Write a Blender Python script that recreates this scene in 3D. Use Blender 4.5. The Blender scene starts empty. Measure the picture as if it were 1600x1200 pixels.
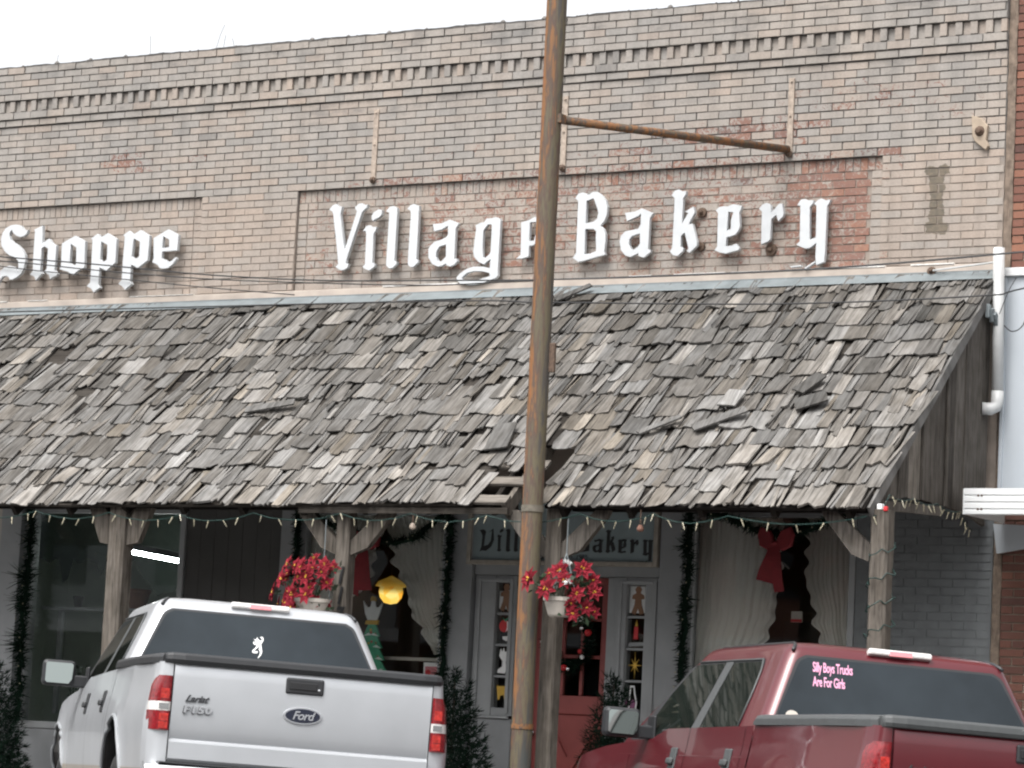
import bpy, math, random
from mathutils import Vector, Matrix, noise as mnoise
random.seed(7)
scene = bpy.context.scene
# ------------------------------------------------------------------ camera
EYE = 1.1
cam_data = bpy.data.cameras.new('camera')
cam_data.sensor_width = 36.0
cam_data.lens = 4729.0 / 1600.0 * 36.0
cam_data.clip_start, cam_data.clip_end = 0.1, 2000.0
cam = bpy.data.objects.new('camera', cam_data)
scene.collection.objects.link(cam)
_az, _pt, _rl = 0.5435, 0.1149, 0.04918
_fwd = Vector((-math.sin(_az) * math.cos(_pt), math.cos(_az) * math.cos(_pt), math.sin(_pt)))
_rt = Vector((math.cos(_az), math.sin(_az), 0))
_up = _rt.cross(_fwd)
_r2 = _rt * math.cos(_rl) + _up * math.sin(_rl)
_u2 = -_rt * math.sin(_rl) + _up * math.cos(_rl)
_m = Matrix((( _r2.x, _u2.x, -_fwd.x, 0), (_r2.y, _u2.y, -_fwd.y, 0), (_r2.z, _u2.z, -_fwd.z, EYE), (0, 0, 0, 1)))
cam.matrix_world = _m
scene.camera = cam
# ------------------------------------------------------------------ sky, sun, exposure
SUN_EL, SUN_AZ = math.radians(58), math.radians(186)      # azimuth clockwise from +Y (into the shops)
world = bpy.data.worlds.new('World')
scene.world = world
world.use_nodes = True
wn, wl = world.node_tree.nodes, world.node_tree.links
bg = wn['Background']
sky = wn.new('ShaderNodeTexSky')
sky.sky_type = 'NISHITA'
sky.sun_disc = False
sky.sun_elevation = SUN_EL
sky.sun_rotation = SUN_AZ
sky.air_density, sky.dust_density, sky.ozone_density = 1.0, 6.0, 1.0
hs = wn.new('ShaderNodeHueSaturation')
hs.inputs['Saturation'].default_value = 0.12              # cloud cover: the colour goes, the light stays
wl.new(sky.outputs[0], hs.inputs['Color'])
wl.new(hs.outputs[0], bg.inputs['Color'])
bg.inputs['Strength'].default_value = 0.15
sun_d = bpy.data.lights.new('sun', 'SUN')
sun_d.energy = 0.5
sun_d.angle = math.radians(25)
sun_d.color = (1.0, 0.97, 0.93)
sun = bpy.data.objects.new('sun', sun_d)
scene.collection.objects.link(sun)
_sd = Vector((math.sin(SUN_AZ) * math.cos(SUN_EL), math.cos(SUN_AZ) * math.cos(SUN_EL), math.sin(SUN_EL)))
sun.rotation_euler = _sd.to_track_quat('Z', 'Y').to_euler()
sun.location = (0, 0, 40)
vs = scene.view_settings
vs.view_transform, vs.look, vs.gamma, vs.use_curve_mapping = 'Standard', 'None', 1.0, False
vs.exposure = 1.3
try:
    scene.cycles.max_bounces = 8
    scene.cycles.transparent_max_bounces = 12
    scene.cycles.use_denoising = True
    scene.cycles.filter_width = 2.2
except Exception:
    pass
# ------------------------------------------------------------------ node helpers
COL = scene.collection
class G:
    """tiny shader-graph builder"""
    def __init__(s, name):
        s.m = bpy.data.materials.new(name); s.m.use_nodes = True
        s.n, s.l = s.m.node_tree.nodes, s.m.node_tree.links
        s.bsdf = s.n['Principled BSDF']; s.out = s.n['Material Output']
        s._pos = None
    def put(s, sock, val):
        if val is None: return
        if hasattr(val, 'links') or hasattr(val, 'is_linked'): s.l.new(val, sock)
        else:
            if hasattr(sock.default_value, '__len__') and not hasattr(val, '__len__'):
                val = (val,) * len(sock.default_value)
            if hasattr(val, '__len__') and len(val) == 3 and len(sock.default_value) == 4: val = (*val, 1)
            sock.default_value = val
    def pos(s):
        if s._pos is None: s._pos = s.n.new('ShaderNodeNewGeometry').outputs['Position']
        return s._pos
    def objco(s): return s.n.new('ShaderNodeTexCoord').outputs['Object']
    def attr(s, name):
        a = s.n.new('ShaderNodeAttribute'); a.attribute_name = name; return a.outputs['Fac']
    def math(s, op, a, b=0.0, c=None, clamp=False):
        n = s.n.new('ShaderNodeMath'); n.operation = op; n.use_clamp = clamp
        s.put(n.inputs[0], a); s.put(n.inputs[1], b)
        if c is not None: s.put(n.inputs[2], c)
        return n.outputs[0]
    def vmath(s, op, a, b):
        n = s.n.new('ShaderNodeVectorMath'); n.operation = op
        s.put(n.inputs[0], a); s.put(n.inputs[1], b)
        return n.outputs['Value'] if op in ('DOT_PRODUCT', 'LENGTH') else n.outputs[0]
    def comb(s, x, y, z):
        n = s.n.new('ShaderNodeCombineXYZ'); s.put(n.inputs[0], x); s.put(n.inputs[1], y); s.put(n.inputs[2], z); return n.outputs[0]
    def sep(s, v):
        n = s.n.new('ShaderNodeSeparateXYZ'); s.put(n.inputs[0], v); return n.outputs
    def noise(s, vec, scale, detail=4, rough=0.55, dist=0.0):
        n = s.n.new('ShaderNodeTexNoise'); s.put(n.inputs['Vector'], vec)
        n.inputs['Scale'].default_value = scale; n.inputs['Detail'].default_value = detail
        n.inputs['Roughness'].default_value = rough; n.inputs['Distortion'].default_value = dist
        return n.outputs['Fac']
    def ramp(s, fac, stops, interp='LINEAR'):
        n = s.n.new('ShaderNodeValToRGB'); s.put(n.inputs[0], fac); e = n.color_ramp.elements
        n.color_ramp.interpolation = interp
        while len(e) < len(stops): e.new(0.5)
        for k, (p, c) in zip(e, stops):
            k.position = p; k.color = (c, c, c, 1) if not hasattr(c, '__len__') else (*c, 1)
        return n.outputs['Color']
    def mix(s, fac, a, b, mode='MIX'):
        n = s.n.new('ShaderNodeMix'); n.data_type = 'RGBA'; n.blend_type = mode
        s.put(n.inputs['Factor'], fac); s.put(n.inputs['A'], a) if False else None
        s.put(n.inputs[6], a); s.put(n.inputs[7], b)
        return n.outputs[2]
    def bump(s, h, strength=0.3, dist=0.01):
        n = s.n.new('ShaderNodeBump'); n.inputs['Strength'].default_value = strength
        n.inputs['Distance'].default_value = dist; s.put(n.inputs['Height'], h)
        s.l.new(n.outputs[0], s.bsdf.inputs['Normal'])
    def set(s, **k):
        for a, v in k.items(): s.put(s.bsdf.inputs[a.replace('_', ' ')], v)
        return s
def plain(name, col, rough=0.6, metal=0.0, var=0.15, scale=12.0, bump=0.0, coat=0.0, spec=None):
    g = G(name)
    nz = g.noise(g.pos(), scale, 5)
    c = g.mix(1.0, col, g.ramp(nz, [(0.3, 1 - var), (0.7, 1 + var * 0.6)]), 'MULTIPLY') if var else col
    g.set(Base_Color=c, Roughness=rough, Metallic=metal)
    if coat: g.set(Coat_Weight=coat, Coat_Roughness=0.03)
    if spec is not None: g.bsdf.inputs['Specular IOR Level'].default_value = spec
    if bump: g.bump(nz, bump, 0.01)
    return g.m
# ------------------------------------------------------------------ mesh helpers
class MB:
    def __init__(s): s.v, s.f, s.t, s.p, s.mi = [], [], [], [], []
    def add(s, vs_, fs, tone=0.5, peel=0.0, mi=0):
        o = len(s.v); s.v += [tuple(q) for q in vs_]; s.f += [tuple(i + o for i in q) for q in fs]
        s.t += [tone] * len(vs_); s.p += [peel] * len(vs_); s.mi += [mi] * len(fs)
        return s
    def box(s, x0, x1, y0, y1, z0, z1, tone=0.5, peel=0.0, mi=0, back=True):
        v = [(x0, y0, z0), (x1, y0, z0), (x1, y0, z1), (x0, y0, z1), (x0, y1, z0), (x1, y1, z0), (x1, y1, z1), (x0, y1, z1)]
        f = [(0, 1, 2, 3), (1, 5, 6, 2), (4, 0, 3, 7), (3, 2, 6, 7), (4, 5, 1, 0)]
        if back: f.append((5, 4, 7, 6))
        return s.add(v, f, tone, peel, mi)
    def obox(s, c, size, R=None, tone=0.5, mi=0):
        a, b, d = size[0] / 2, size[1] / 2, size[2] / 2
        v = [Vector(q) for q in [(-a, -b, -d), (a, -b, -d), (a, -b, d), (-a, -b, d), (-a, b, -d), (a, b, -d), (a, b, d), (-a, b, d)]]
        if R is not None: v = [R @ q for q in v]
        v = [q + Vector(c) for q in v]
        return s.add(v, [(0, 1, 2, 3), (1, 5, 6, 2), (4, 0, 3, 7), (3, 2, 6, 7), (4, 5, 1, 0), (5, 4, 7, 6)], tone, 0, mi)
    def beam(s, p0, p1, w, h, tone=0.5, up=(0, 0, 1)):
        p0, p1 = Vector(p0), Vector(p1); d = (p1 - p0); L = d.length; d.normalize()
        x = d.cross(Vector(up)); x.normalize(); z = x.cross(d)
        R = Matrix((x, d, z)).transposed()
        return s.obox((p0 + p1) / 2, (w, L, h), R, tone)
    def tube(s, pts, r, n=8, tone=0.5, cap=True, taper=None):
        pts = [Vector(p) for p in pts]; vs_, fs = [], []
        prev = None
        for i, p in enumerate(pts):
            d = (pts[min(i + 1, len(pts) - 1)] - pts[max(i - 1, 0)]).normalized()
            a = prev if prev is not None else (Vector((0, 0, 1)) if abs(d.z) < 0.9 else Vector((1, 0, 0)))
            x = (a - d * a.dot(d)).normalized(); y = d.cross(x); prev = x
            rr = r if taper is None else r * taper[i]
            for k in range(n):
                t = 2 * math.pi * k / n
                vs_.append(p + (x * math.cos(t) + y * math.sin(t)) * rr)
        for i in range(len(pts) - 1):
            for k in range(n):
                a, b = i * n + k, i * n + (k + 1) % n
                fs.append((a, b, b + n, a + n))
        if cap:
            fs.append(tuple(range(n))[::-1]); fs.append(tuple((len(pts) - 1) * n + k for k in range(n)))
        return s.add(vs_, fs, tone)
    def lathe(s, prof, c=(0, 0, 0), n=24, axis='z', tone=0.5):
        vs_, fs = [], []
        for r, h in prof:
            for k in range(n):
                t = 2 * math.pi * k / n
                q = (r * math.cos(t), r * math.sin(t), h)
                if axis == 'x': q = (h, q[0], q[1])
                if axis == 'y': q = (q[0], h, q[1])
                vs_.append((q[0] + c[0], q[1] + c[1], q[2] + c[2]))
        for i in range(len(prof) - 1):
            for k in range(n):
                a, b = i * n + k, i * n + (k + 1) % n
                fs.append((a, b, b + n, a + n))
        return s.add(vs_, fs, tone)
    def grid(s, fn, nu, nv, tone=0.5, wrap=False):
        vs_ = [fn(i / nu, j / nv) for j in range(nv + 1) for i in range(nu + 1)]
        fs = [(j * (nu + 1) + i, j * (nu + 1) + i + 1, (j + 1) * (nu + 1) + i + 1, (j + 1) * (nu + 1) + i) for j in range(nv) for i in range(nu)]
        return s.add(vs_, fs, tone)
    def build(s, name, mat, parent=None, smooth=False, bevel=0.0, solid=0.0, weld=False):
        me = bpy.data.meshes.new(name)
        me.from_pydata(s.v, [], s.f)
        for nm, dat in (('tone', s.t), ('peel', s.p)):
            at = me.attributes.new(nm, 'FLOAT', 'POINT'); at.data.foreach_set('value', dat)
        mats = mat if isinstance(mat, (list, tuple)) else [mat]
        for q in mats: me.materials.append(q)
        if len(mats) > 1: me.polygons.foreach_set('material_index', s.mi)
        if smooth: me.polygons.foreach_set('use_smooth', [True] * len(me.polygons))
        me.update()
        o = bpy.data.objects.new(name, me); COL.objects.link(o)
        if parent is not None: o.parent = parent
        if weld:
            w = o.modifiers.new('weld', 'WELD'); w.merge_threshold = 0.0008
        if solid:
            w = o.modifiers.new('solid', 'SOLIDIFY'); w.thickness = solid; w.offset = 0
        if bevel:
            b = o.modifiers.new('bevel', 'BEVEL'); b.width = bevel; b.segments = 2; b.limit_method = 'ANGLE'
            b.harden_normals = False
        return o
def thing(name, label, cat, loc=(0, 0, 0), group=None):
    o = bpy.data.objects.new(name, None); COL.objects.link(o); o.location = loc
    o.empty_display_size = 0.2
    o['label'] = label; o['category'] = cat
    if group: o['group'] = group
    return o
def tag(o, label, cat, group=None):
    o['label'] = label; o['category'] = cat
    if group: o['group'] = group
    return o
def structure(o): o['kind'] = 'structure'; return o
def stuff(o): o['kind'] = 'stuff'; return o
def outline(polys, depth, bev=0.0):
    """2D outlines (holes included) -> verts (x, z, d) / faces through a filled curve, d runs -depth/2..depth/2"""
    cu = bpy.data.curves.new('outline', 'CURVE'); cu.dimensions = '2D'; cu.fill_mode = 'BOTH'
    cu.extrude = depth / 2; cu.bevel_depth = bev; cu.bevel_resolution = 1
    for p in polys:
        sp = cu.splines.new('POLY'); sp.points.add(len(p) - 1); sp.use_cyclic_u = True
        for q, pt in zip(p, sp.points): pt.co = (q[0], q[1], 0, 1)
    ob = bpy.data.objects.new('outline', cu); me = bpy.data.meshes.new_from_object(ob)
    vs_ = [tuple(v.co) for v in me.vertices]; fs = [tuple(p.vertices) for p in me.polygons]
    bpy.data.objects.remove(ob); bpy.data.meshes.remove(me); bpy.data.curves.remove(cu)
    return vs_, fs
def text_mesh(txt, size, depth, shear=0.0, align='LEFT', spacing=1.0, bold=0.0):
    cu = bpy.data.curves.new('lettering', 'FONT'); cu.body = txt; cu.size = size; cu.extrude = depth / 2
    cu.shear = shear; cu.align_x = align; cu.space_character = spacing; cu.offset = bold; cu.resolution_u = 3
    ob = bpy.data.objects.new('lettering', cu); me = bpy.data.meshes.new_from_object(ob)
    vs_ = [tuple(v.co) for v in me.vertices]; fs = [tuple(p.vertices) for p in me.polygons]
    bpy.data.objects.remove(ob); bpy.data.meshes.remove(me); bpy.data.curves.remove(cu)
    return vs_, fs
def copy_tree(o, parent=None):
    c = o.copy(); COL.objects.link(c)
    if parent is not None: c.parent = parent
    for ch in [q for q in bpy.data.objects if q.parent == o]: copy_tree(ch, c)
    return c
R = random.random
def U(a, b): return a + (b - a) * random.random()
YW = 22.60                      # street face of the tan brick wall
XE = -9.115                     # its right-hand end
# ------------------------------------------------------------------ materials
def brick_paint():
    g = G('painted_brick'); P = g.pos(); tone, peel = g.attr('tone'), g.attr('peel')
    tan = g.ramp(tone, [(0.0, (0.213, 0.200, 0.186)), (0.25, (0.270, 0.253, 0.234)), (0.5, (0.295, 0.269, 0.243)), (0.75, (0.310, 0.265, 0.229)), (1.0, (0.333, 0.276, 0.233))])
    fine = g.noise(P, 55, 5)
    tan = g.mix(1.0, tan, g.ramp(fine, [(0.25, 0.86), (0.75, 1.1)]), 'MULTIPLY')
    sx = g.sep(P)
    streak = g.noise(g.comb(g.math('MULTIPLY', sx[0], 7.0), 0.0, g.math('MULTIPLY', sx[2], 1.1)), 1.0, 5)
    tan = g.mix(1.0, tan, g.ramp(streak, [(0.3, 0.84), (0.6, 1.05)]), 'MULTIPLY')
    cloud = g.noise(P, 0.75, 4)
    tan = g.mix(0.6, tan, g.mix(1.0, tan, g.ramp(cloud, [(0.35, (0.84, 0.86, 0.88)), (0.65, (1.06, 1.02, 0.98))]), 'MULTIPLY'))
    # soot that gathers on the corbelled courses
    soot = g.noise(g.comb(g.math('MULTIPLY', sx[0], 1.6), 3.0, g.math('MULTIPLY', sx[2], 5.0)), 1.0, 5, 0.65)
    band = g.math('MULTIPLY', g.math('GREATER_THAN', sx[2], 6.55), g.ramp(soot, [(0.54, 0.0), (0.72, 0.75)]))
    tan = g.mix(band, tan, (0.12, 0.115, 0.11))
    # bare brick where the paint has flaked
    rednz = g.noise(P, 31, 4)
    red = g.ramp(g.math('ADD', g.math('MULTIPLY', tone, 0.6), g.math('MULTIPLY', rednz, 0.5)), [(0.2, (0.075, 0.050, 0.046)), (0.45, (0.155, 0.078, 0.062)), (0.65, (0.20, 0.092, 0.066)), (0.9, (0.28, 0.135, 0.082))])
    flake = g.noise(P, 19, 8, 0.78, 1.2)
    msk = g.ramp(g.math('ADD', flake, g.math('MULTIPLY', g.math('SUBTRACT', peel, 0.5), 0.55)), [(0.555, 0.0), (0.585, 1.0)])
    col = g.mix(g.math('MULTIPLY', msk, 0.82), tan, red)
    # bare silhouette left by a bracket once bolted to the wall
    wob = g.math('MULTIPLY', g.math('SUBTRACT', g.noise(P, 14, 4), 0.5), 0.09)
    dx = g.math('ABSOLUTE', g.math('ADD', g.math('ADD', sx[0], 9.695), wob))
    z = g.math('ADD', sx[2], wob)
    ends = g.math('MAXIMUM', g.math('MULTIPLY', g.math('GREATER_THAN', z, 5.80), 0.042), g.math('MULTIPLY', g.math('LESS_THAN', z, 5.405), 0.03))
    inx = g.math('LESS_THAN', dx, g.math('ADD', ends, 0.066))
    inz = g.math('MULTIPLY', g.math('GREATER_THAN', z, 5.315), g.math('LESS_THAN', z, 5.875))
    stain = g.math('MULTIPLY', g.math('MULTIPLY', inx, inz), 0.95)
    col = g.mix(stain, col, g.ramp(rednz, [(0.3, (0.095, 0.086, 0.070)), (0.7, (0.165, 0.135, 0.10))]))
    g.set(Base_Color=col, Roughness=0.88); g.bump(fine, 0.35, 0.004)
    g.bsdf.inputs['Specular IOR Level'].default_value = 0.2
    return g.m
def mortar_paint():
    g = G('painted_mortar'); P = g.pos(); sx = g.sep(P)
    nz = g.noise(P, 6, 5)
    low = g.math('ADD', g.math('MULTIPLY', g.math('SUBTRACT', 6.02, sx[2]), 4.0), g.math('SUBTRACT', nz, 0.45), clamp=True)
    dark = g.ramp(nz, [(0.3, (0.105, 0.099, 0.093)), (0.7, (0.175, 0.164, 0.152))])
    tan = g.ramp(nz, [(0.3, (0.19, 0.158, 0.133)), (0.7, (0.265, 0.222, 0.188))])
    g.set(Base_Color=g.mix(low, dark, tan), Roughness=0.95); g.bump(g.noise(P, 80, 3), 0.4, 0.004)
    return g.m
def wood(name, along, across, dark, mid, light, bumpy=0.5, fr=70.0, hue=False):
    g = G(name); P = g.pos(); tone = g.attr('tone')
    u, v = g.vmath('DOT_PRODUCT', P, across), g.vmath('DOT_PRODUCT', P, along)
    w = g.math('MULTIPLY', tone, 61.7)
    grain = g.noise(g.comb(g.math('MULTIPLY', u, fr), g.math('MULTIPLY', v, 3.2), w), 1.0, 5, 0.62, 0.35)
    crack = g.noise(g.comb(g.math('MULTIPLY', u, fr * 1.5), g.math('MULTIPLY', v, 2.0), g.math('ADD', w, 9.0)), 1.0, 2, 0.5, 0.2)
    blot = g.noise(g.comb(g.math('MULTIPLY', u, 9.0), g.math('MULTIPLY', v, 5.0), w), 1.0, 4)
    base = g.ramp(tone, [(0.0, dark), (0.5, mid), (1.0, light)])
    if hue: base = g.mix(1.0, base, g.ramp(g.attr('peel'), [(0.0, (0.97, 0.995, 1.02)), (0.4, (1, 1, 1)), (0.8, (1.02, 0.995, 0.96)), (0.93, (1.03, 0.99, 0.94)), (1.0, (1.12, 1.04, 0.92))]), 'MULTIPLY')
    base = g.mix(1.0, base, g.ramp(grain, [(0.28, 0.45), (0.5, 0.95), (0.72, 1.35)]), 'MULTIPLY')
    base = g.mix(1.0, base, g.ramp(blot, [(0.3, (0.74, 0.72, 0.70)), (0.6, (1.05, 1.05, 1.06))]), 'MULTIPLY')
    base = g.mix(g.ramp(crack, [(0.33, 0.6), (0.40, 0.0)]), base, (0.022, 0.019, 0.016))
    g.set(Base_Color=base, Roughness=0.9); g.bsdf.inputs['Specular IOR Level'].default_value = 0.15
    g.bump(grain, bumpy, 0.006)
    return g.m
def rusty_paint(name, bias=0.0, st=1.7):
    g = G(name); P = g.pos(); s3 = g.sep(P)
    a = g.noise(g.comb(g.math('MULTIPLY', s3[0], 14.0), g.math('MULTIPLY', s3[1], 14.0), g.math('MULTIPLY', s3[2], st)), 1.0, 6, 0.65, 0.5)
    b = g.noise(g.comb(g.math('MULTIPLY', s3[0], 38.0), g.math('MULTIPLY', s3[1], 38.0), g.math('MULTIPLY', s3[2], 6.0)), 1.0, 4)
    f = g.math('ADD', g.math('MULTIPLY', a, 0.75), g.math('MULTIPLY', b, 0.28))
    f = g.math('ADD', f, g.math('MULTIPLY', g.math('SUBTRACT', s3[0], -11.915), bias))
    if bias: f = g.math('ADD', f, g.ramp(g.math('MULTIPLY', s3[2], 0.2), [(0.20, -0.10), (0.50, -0.02), (0.7, 0.02), (0.95, 0.06)])) if False else g.math('SUBTRACT', f, g.ramp(g.math('MULTIPLY', s3[2], 0.2), [(0.18, 0.13), (0.26, 0.07), (0.55, 0.02), (0.7, 0.0)]))
    c = g.ramp(f, [(0.26, (0.050, 0.054, 0.050)), (0.33, (0.066, 0.055, 0.048)), (0.40, (0.105, 0.088, 0.050)), (0.49, (0.075, 0.047, 0.038)), (0.54, (0.165, 0.082, 0.032)), (0.62, (0.215, 0.085, 0.028)), (0.70, (0.110, 0.055, 0.036)), (0.80, (0.165, 0.100, 0.042))])
    g.set(Base_Color=c, Roughness=0.72, Metallic=0.0); g.bump(f, 0.35, 0.004)
    return g.m
def car_paint(name, col, lower=None, flake=0.0, metal=0.0):
    g = G(name)
    c = col
    if lower is not None:
        z = g.sep(g.objco())[2]
        c = g.mix(g.math('LESS_THAN', z, 0.70), col, lower)
    nz = g.noise(g.objco(), 3.0, 4)
    c = g.mix(1.0, c, g.ramp(nz, [(0.3, 0.93), (0.7, 1.03)]), 'MULTIPLY')
    g.set(Base_Color=c, Roughness=0.36, Metallic=metal, Coat_Weight=0.6 if lower is None else 0.45, Coat_Roughness=0.04 if lower is None else 0.12)
    if flake: g.bump(g.noise(g.objco(), 900, 1), 0.04, 0.0005)
    return g.m
def glass_mat(name, tint, refl=1.0, rough=0.015):
    g = G(name)
    tr = g.n.new('ShaderNodeBsdfTransparent'); tr.inputs[0].default_value = (*tint, 1)
    gl = g.n.new('ShaderNodeBsdfGlossy'); gl.inputs['Roughness'].default_value = rough
    gl.inputs[0].default_value = (1, 1, 1, 1)
    fr = g.n.new('ShaderNodeFresnel'); fr.inputs[0].default_value = 1.5
    mx = g.n.new('ShaderNodeMixShader')
    g.l.new(g.math('MULTIPLY', fr.outputs[0], refl, clamp=True), mx.inputs[0])
    g.l.new(tr.outputs[0], mx.inputs[1]); g.l.new(gl.outputs[0], mx.inputs[2])
    g.l.new(mx.outputs[0], g.out.inputs[0])
    return g.m
def tinted_glass(name, col, rough=0.02, spec=None):
    g = G(name)
    nz = g.noise(g.objco(), 2.5, 3)
    g.set(Base_Color=g.mix(1.0, col, g.ramp(nz, [(0.3, 0.8), (0.7, 1.2)]), 'MULTIPLY'), Roughness=rough, Coat_Weight=0.4 if spec is None else 0.0, Coat_Roughness=0.01)
    if spec is not None: g.bsdf.inputs['Specular IOR Level'].default_value = spec; g.bsdf.inputs['IOR'].default_value = 1.33
    return g.m
def emit(name, col, strength):
    g = G(name); g.set(Base_Color=(0.8, 0.8, 0.8), Emission_Color=col, Emission_Strength=strength); return g.m
SA = math.atan2(4.955 - 2.87, 22.55 - 20.2)
SC, SS = math.cos(SA), math.sin(SA)
M_BRICK, M_MORTAR = brick_paint(), mortar_paint()
M_SHINGLE = wood('weathered_shake', (0, SC, SS), (1, 0, 0), (0.056, 0.053, 0.048), (0.132, 0.125, 0.116), (0.262, 0.250, 0.233), fr=42, hue=True)
M_BOARD = wood('weathered_board', (0, 0, 1), (0.6, 0.8, 0), (0.040, 0.035, 0.030), (0.105, 0.094, 0.082), (0.20, 0.18, 0.155))
M_POST = wood('post_wood', (0, 0, 1), (0.8, 0.6, 0), (0.045, 0.039, 0.033), (0.105, 0.092, 0.078), (0.19, 0.17, 0.145), fr=45)
M_RAIL = wood('rail_wood', (1, 0, 0), (0, 0.5, 0.85), (0.03, 0.026, 0.022), (0.10, 0.088, 0.075), (0.22, 0.20, 0.175))
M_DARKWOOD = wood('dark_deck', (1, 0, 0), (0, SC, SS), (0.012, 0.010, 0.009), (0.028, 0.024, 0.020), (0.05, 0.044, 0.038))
M_RUST, M_RUST2 = rusty_paint('rusty_painted_steel', -1.5), rusty_paint('rusty_arm', 0.0, 14.0)
M_STRAP = plain('strap_paint', (0.33, 0.27, 0.22), 0.8, 0, 0.35, 25)
M_IRON = plain('rusty_iron', (0.10, 0.065, 0.045), 0.85, 0, 0.4, 40, 0.3)
M_LETTER = plain('letter_enamel', (0.49, 0.505, 0.515), 0.45, 0, 0.07, 9)
M_LETTERSIDE = plain('letter_return', (0.30, 0.31, 0.32), 0.6, 0, 0.2, 9)
M_FLASH = plain('flashing_metal', (0.165, 0.188, 0.195), 0.55, 0.15, 0.22, 6)
M_SILL = plain('painted_sill', (0.40, 0.345, 0.30), 0.9, 0, 0.18, 5, 0.2)
M_FLAKE = plain('flaking_white', (0.68, 0.66, 0.63), 0.9, 0, 0.3, 30)
M_CAP = plain('parapet_tar', (0.16, 0.15, 0.14), 0.95, 0, 0.4, 14, 0.5)
M_GREY = plain('grey_house_paint', (0.225, 0.232, 0.238), 0.6, 0, 0.12, 4)
M_GREYBRICK = plain('grey_painted_brick', (0.135, 0.145, 0.15), 0.7, 0, 0.15, 9, 0.2)
M_GREYTRIM = plain('grey_trim', (0.26, 0.268, 0.272), 0.55, 0, 0.1, 6)
M_TANTRIM = plain('tan_trim', (0.36, 0.33, 0.29), 0.7, 0, 0.15, 6)
M_REDDOOR = plain('red_door_paint', (0.25, 0.052, 0.046), 0.45, 0, 0.15, 5)
M_SIGN = plain('sign_board', (0.21, 0.26, 0.27), 0.6, 0, 0.12, 5)
M_SIGNFRAME = plain('sign_frame', (0.30, 0.27, 0.23), 0.7, 0, 0.2, 12)
M_BLACK = plain('black_paint', (0.012, 0.012, 0.013), 0.5, 0, 0)
M_WHITEMETAL = plain('white_metal', (0.62, 0.63, 0.63), 0.4, 0, 0.06, 3)
M_WHITEPANEL = plain('white_panel', (0.40, 0.43, 0.46), 0.45, 0, 0.06, 2)
M_PVC = plain('white_pipe', (0.46, 0.465, 0.46), 0.4, 0, 0.12, 5)
M_WIRE = plain('cable', (0.02, 0.02, 0.021), 0.6, 0, 0)
M_LIGHTWIRE = plain('green_flex', (0.010, 0.032, 0.027), 0.5, 0, 0)
M_BULB = plain('clear_bulb', (0.36, 0.33, 0.24), 0.25, 0, 0)
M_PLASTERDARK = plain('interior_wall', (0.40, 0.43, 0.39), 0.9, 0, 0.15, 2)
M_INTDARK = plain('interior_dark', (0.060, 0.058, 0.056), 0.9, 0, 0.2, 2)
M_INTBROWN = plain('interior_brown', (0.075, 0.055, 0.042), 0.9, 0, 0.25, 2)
M_TERRA = plain('terracotta', (0.17, 0.085, 0.06), 0.85, 0, 0.2, 8)
M_POTCREAM = plain('cream_pot', (0.46, 0.42, 0.37), 0.5, 0, 0.12, 6)
M_RED = plain('poinsettia_red', (0.19, 0.016, 0.026), 0.8, 0, 0.3, 18, spec=0.1)
M_BOW = plain('red_velvet', (0.16, 0.009, 0.014), 0.8, 0, 0.2, 10)
M_LEAF = plain('dark_leaf', (0.025, 0.05, 0.022), 0.6, 0, 0.3, 12)
M_NEEDLE = plain('needle_green', (0.008, 0.019, 0.012), 0.9, 0, 0.4, 9, spec=0.08)
M_TRUNK = plain('bark', (0.06, 0.045, 0.035), 0.9, 0, 0.3, 14)
M_YELLOW = plain('gold_paint', (0.55, 0.33, 0.035), 0.5, 0, 0.1, 9)
M_WHITE = plain('white_paint', (0.75, 0.75, 0.74), 0.5, 0, 0.06, 9)
M_TREEGREEN = plain('green_paint', (0.05, 0.32, 0.18), 0.5, 0, 0.25, 22)
M_BROWN = plain('gingerbread_paint', (0.22, 0.115, 0.065), 0.6, 0, 0.12, 9)
M_REDP = plain('red_paint', (0.50, 0.02, 0.025), 0.5, 0, 0.1, 9)
M_PINK = plain('pink_vinyl', (0.75, 0.36, 0.52), 0.5, 0, 0.05, 9)
M_PURPLE = plain('purple_paint', (0.20, 0.06, 0.14), 0.6, 0, 0.2, 12)
M_TUBE = emit('lit_fluorescent', (0.92, 1.0, 0.98), 30.0)
M_CANDLE = emit('lit_candle_bulb', (1.0, 0.62, 0.16), 6.0)
def amber():
    g = G('lit_stained_glass')
    vo = g.n.new('ShaderNodeTexVoronoi'); g.put(vo.inputs['Vector'], g.objco()); vo.inputs['Scale'].default_value = 11
    c = g.ramp(vo.outputs['Color'], [(0.2, (1.0, 0.40, 0.03)), (0.5, (1.0, 0.58, 0.08)), (0.8, (1.0, 0.75, 0.22))])
    z = g.sep(g.objco())[2]
    st = g.ramp(g.math('ADD', z, 0.5), [(0.47, 1.0), (0.53, 0.25), (0.6, 0.10)])
    g.set(Base_Color=(0.5, 0.3, 0.1), Emission_Color=c, Emission_Strength=g.math('MULTIPLY', st, 0.55)); return g.m
M_AMBER = amber()
def curtain_mat():
    g = G('sheer_curtain')
    g.set(Base_Color=(0.86, 0.835, 0.78), Roughness=0.95)
    t = g.n.new('ShaderNodeBsdfTranslucent'); t.inputs[0].default_value = (0.86, 0.83, 0.77, 1)
    mx = g.n.new('ShaderNodeMixShader'); mx.inputs[0].default_value = 0.18
    g.l.new(g.bsdf.outputs[0], mx.inputs[1]); g.l.new(t.outputs[0], mx.inputs[2]); g.l.new(mx.outputs[0], g.out.inputs[0])
    return g.m
M_CURTAIN = curtain_mat()
M_PANE = glass_mat('window_glass', (0.955, 0.965, 0.96), 1.0)
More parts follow.
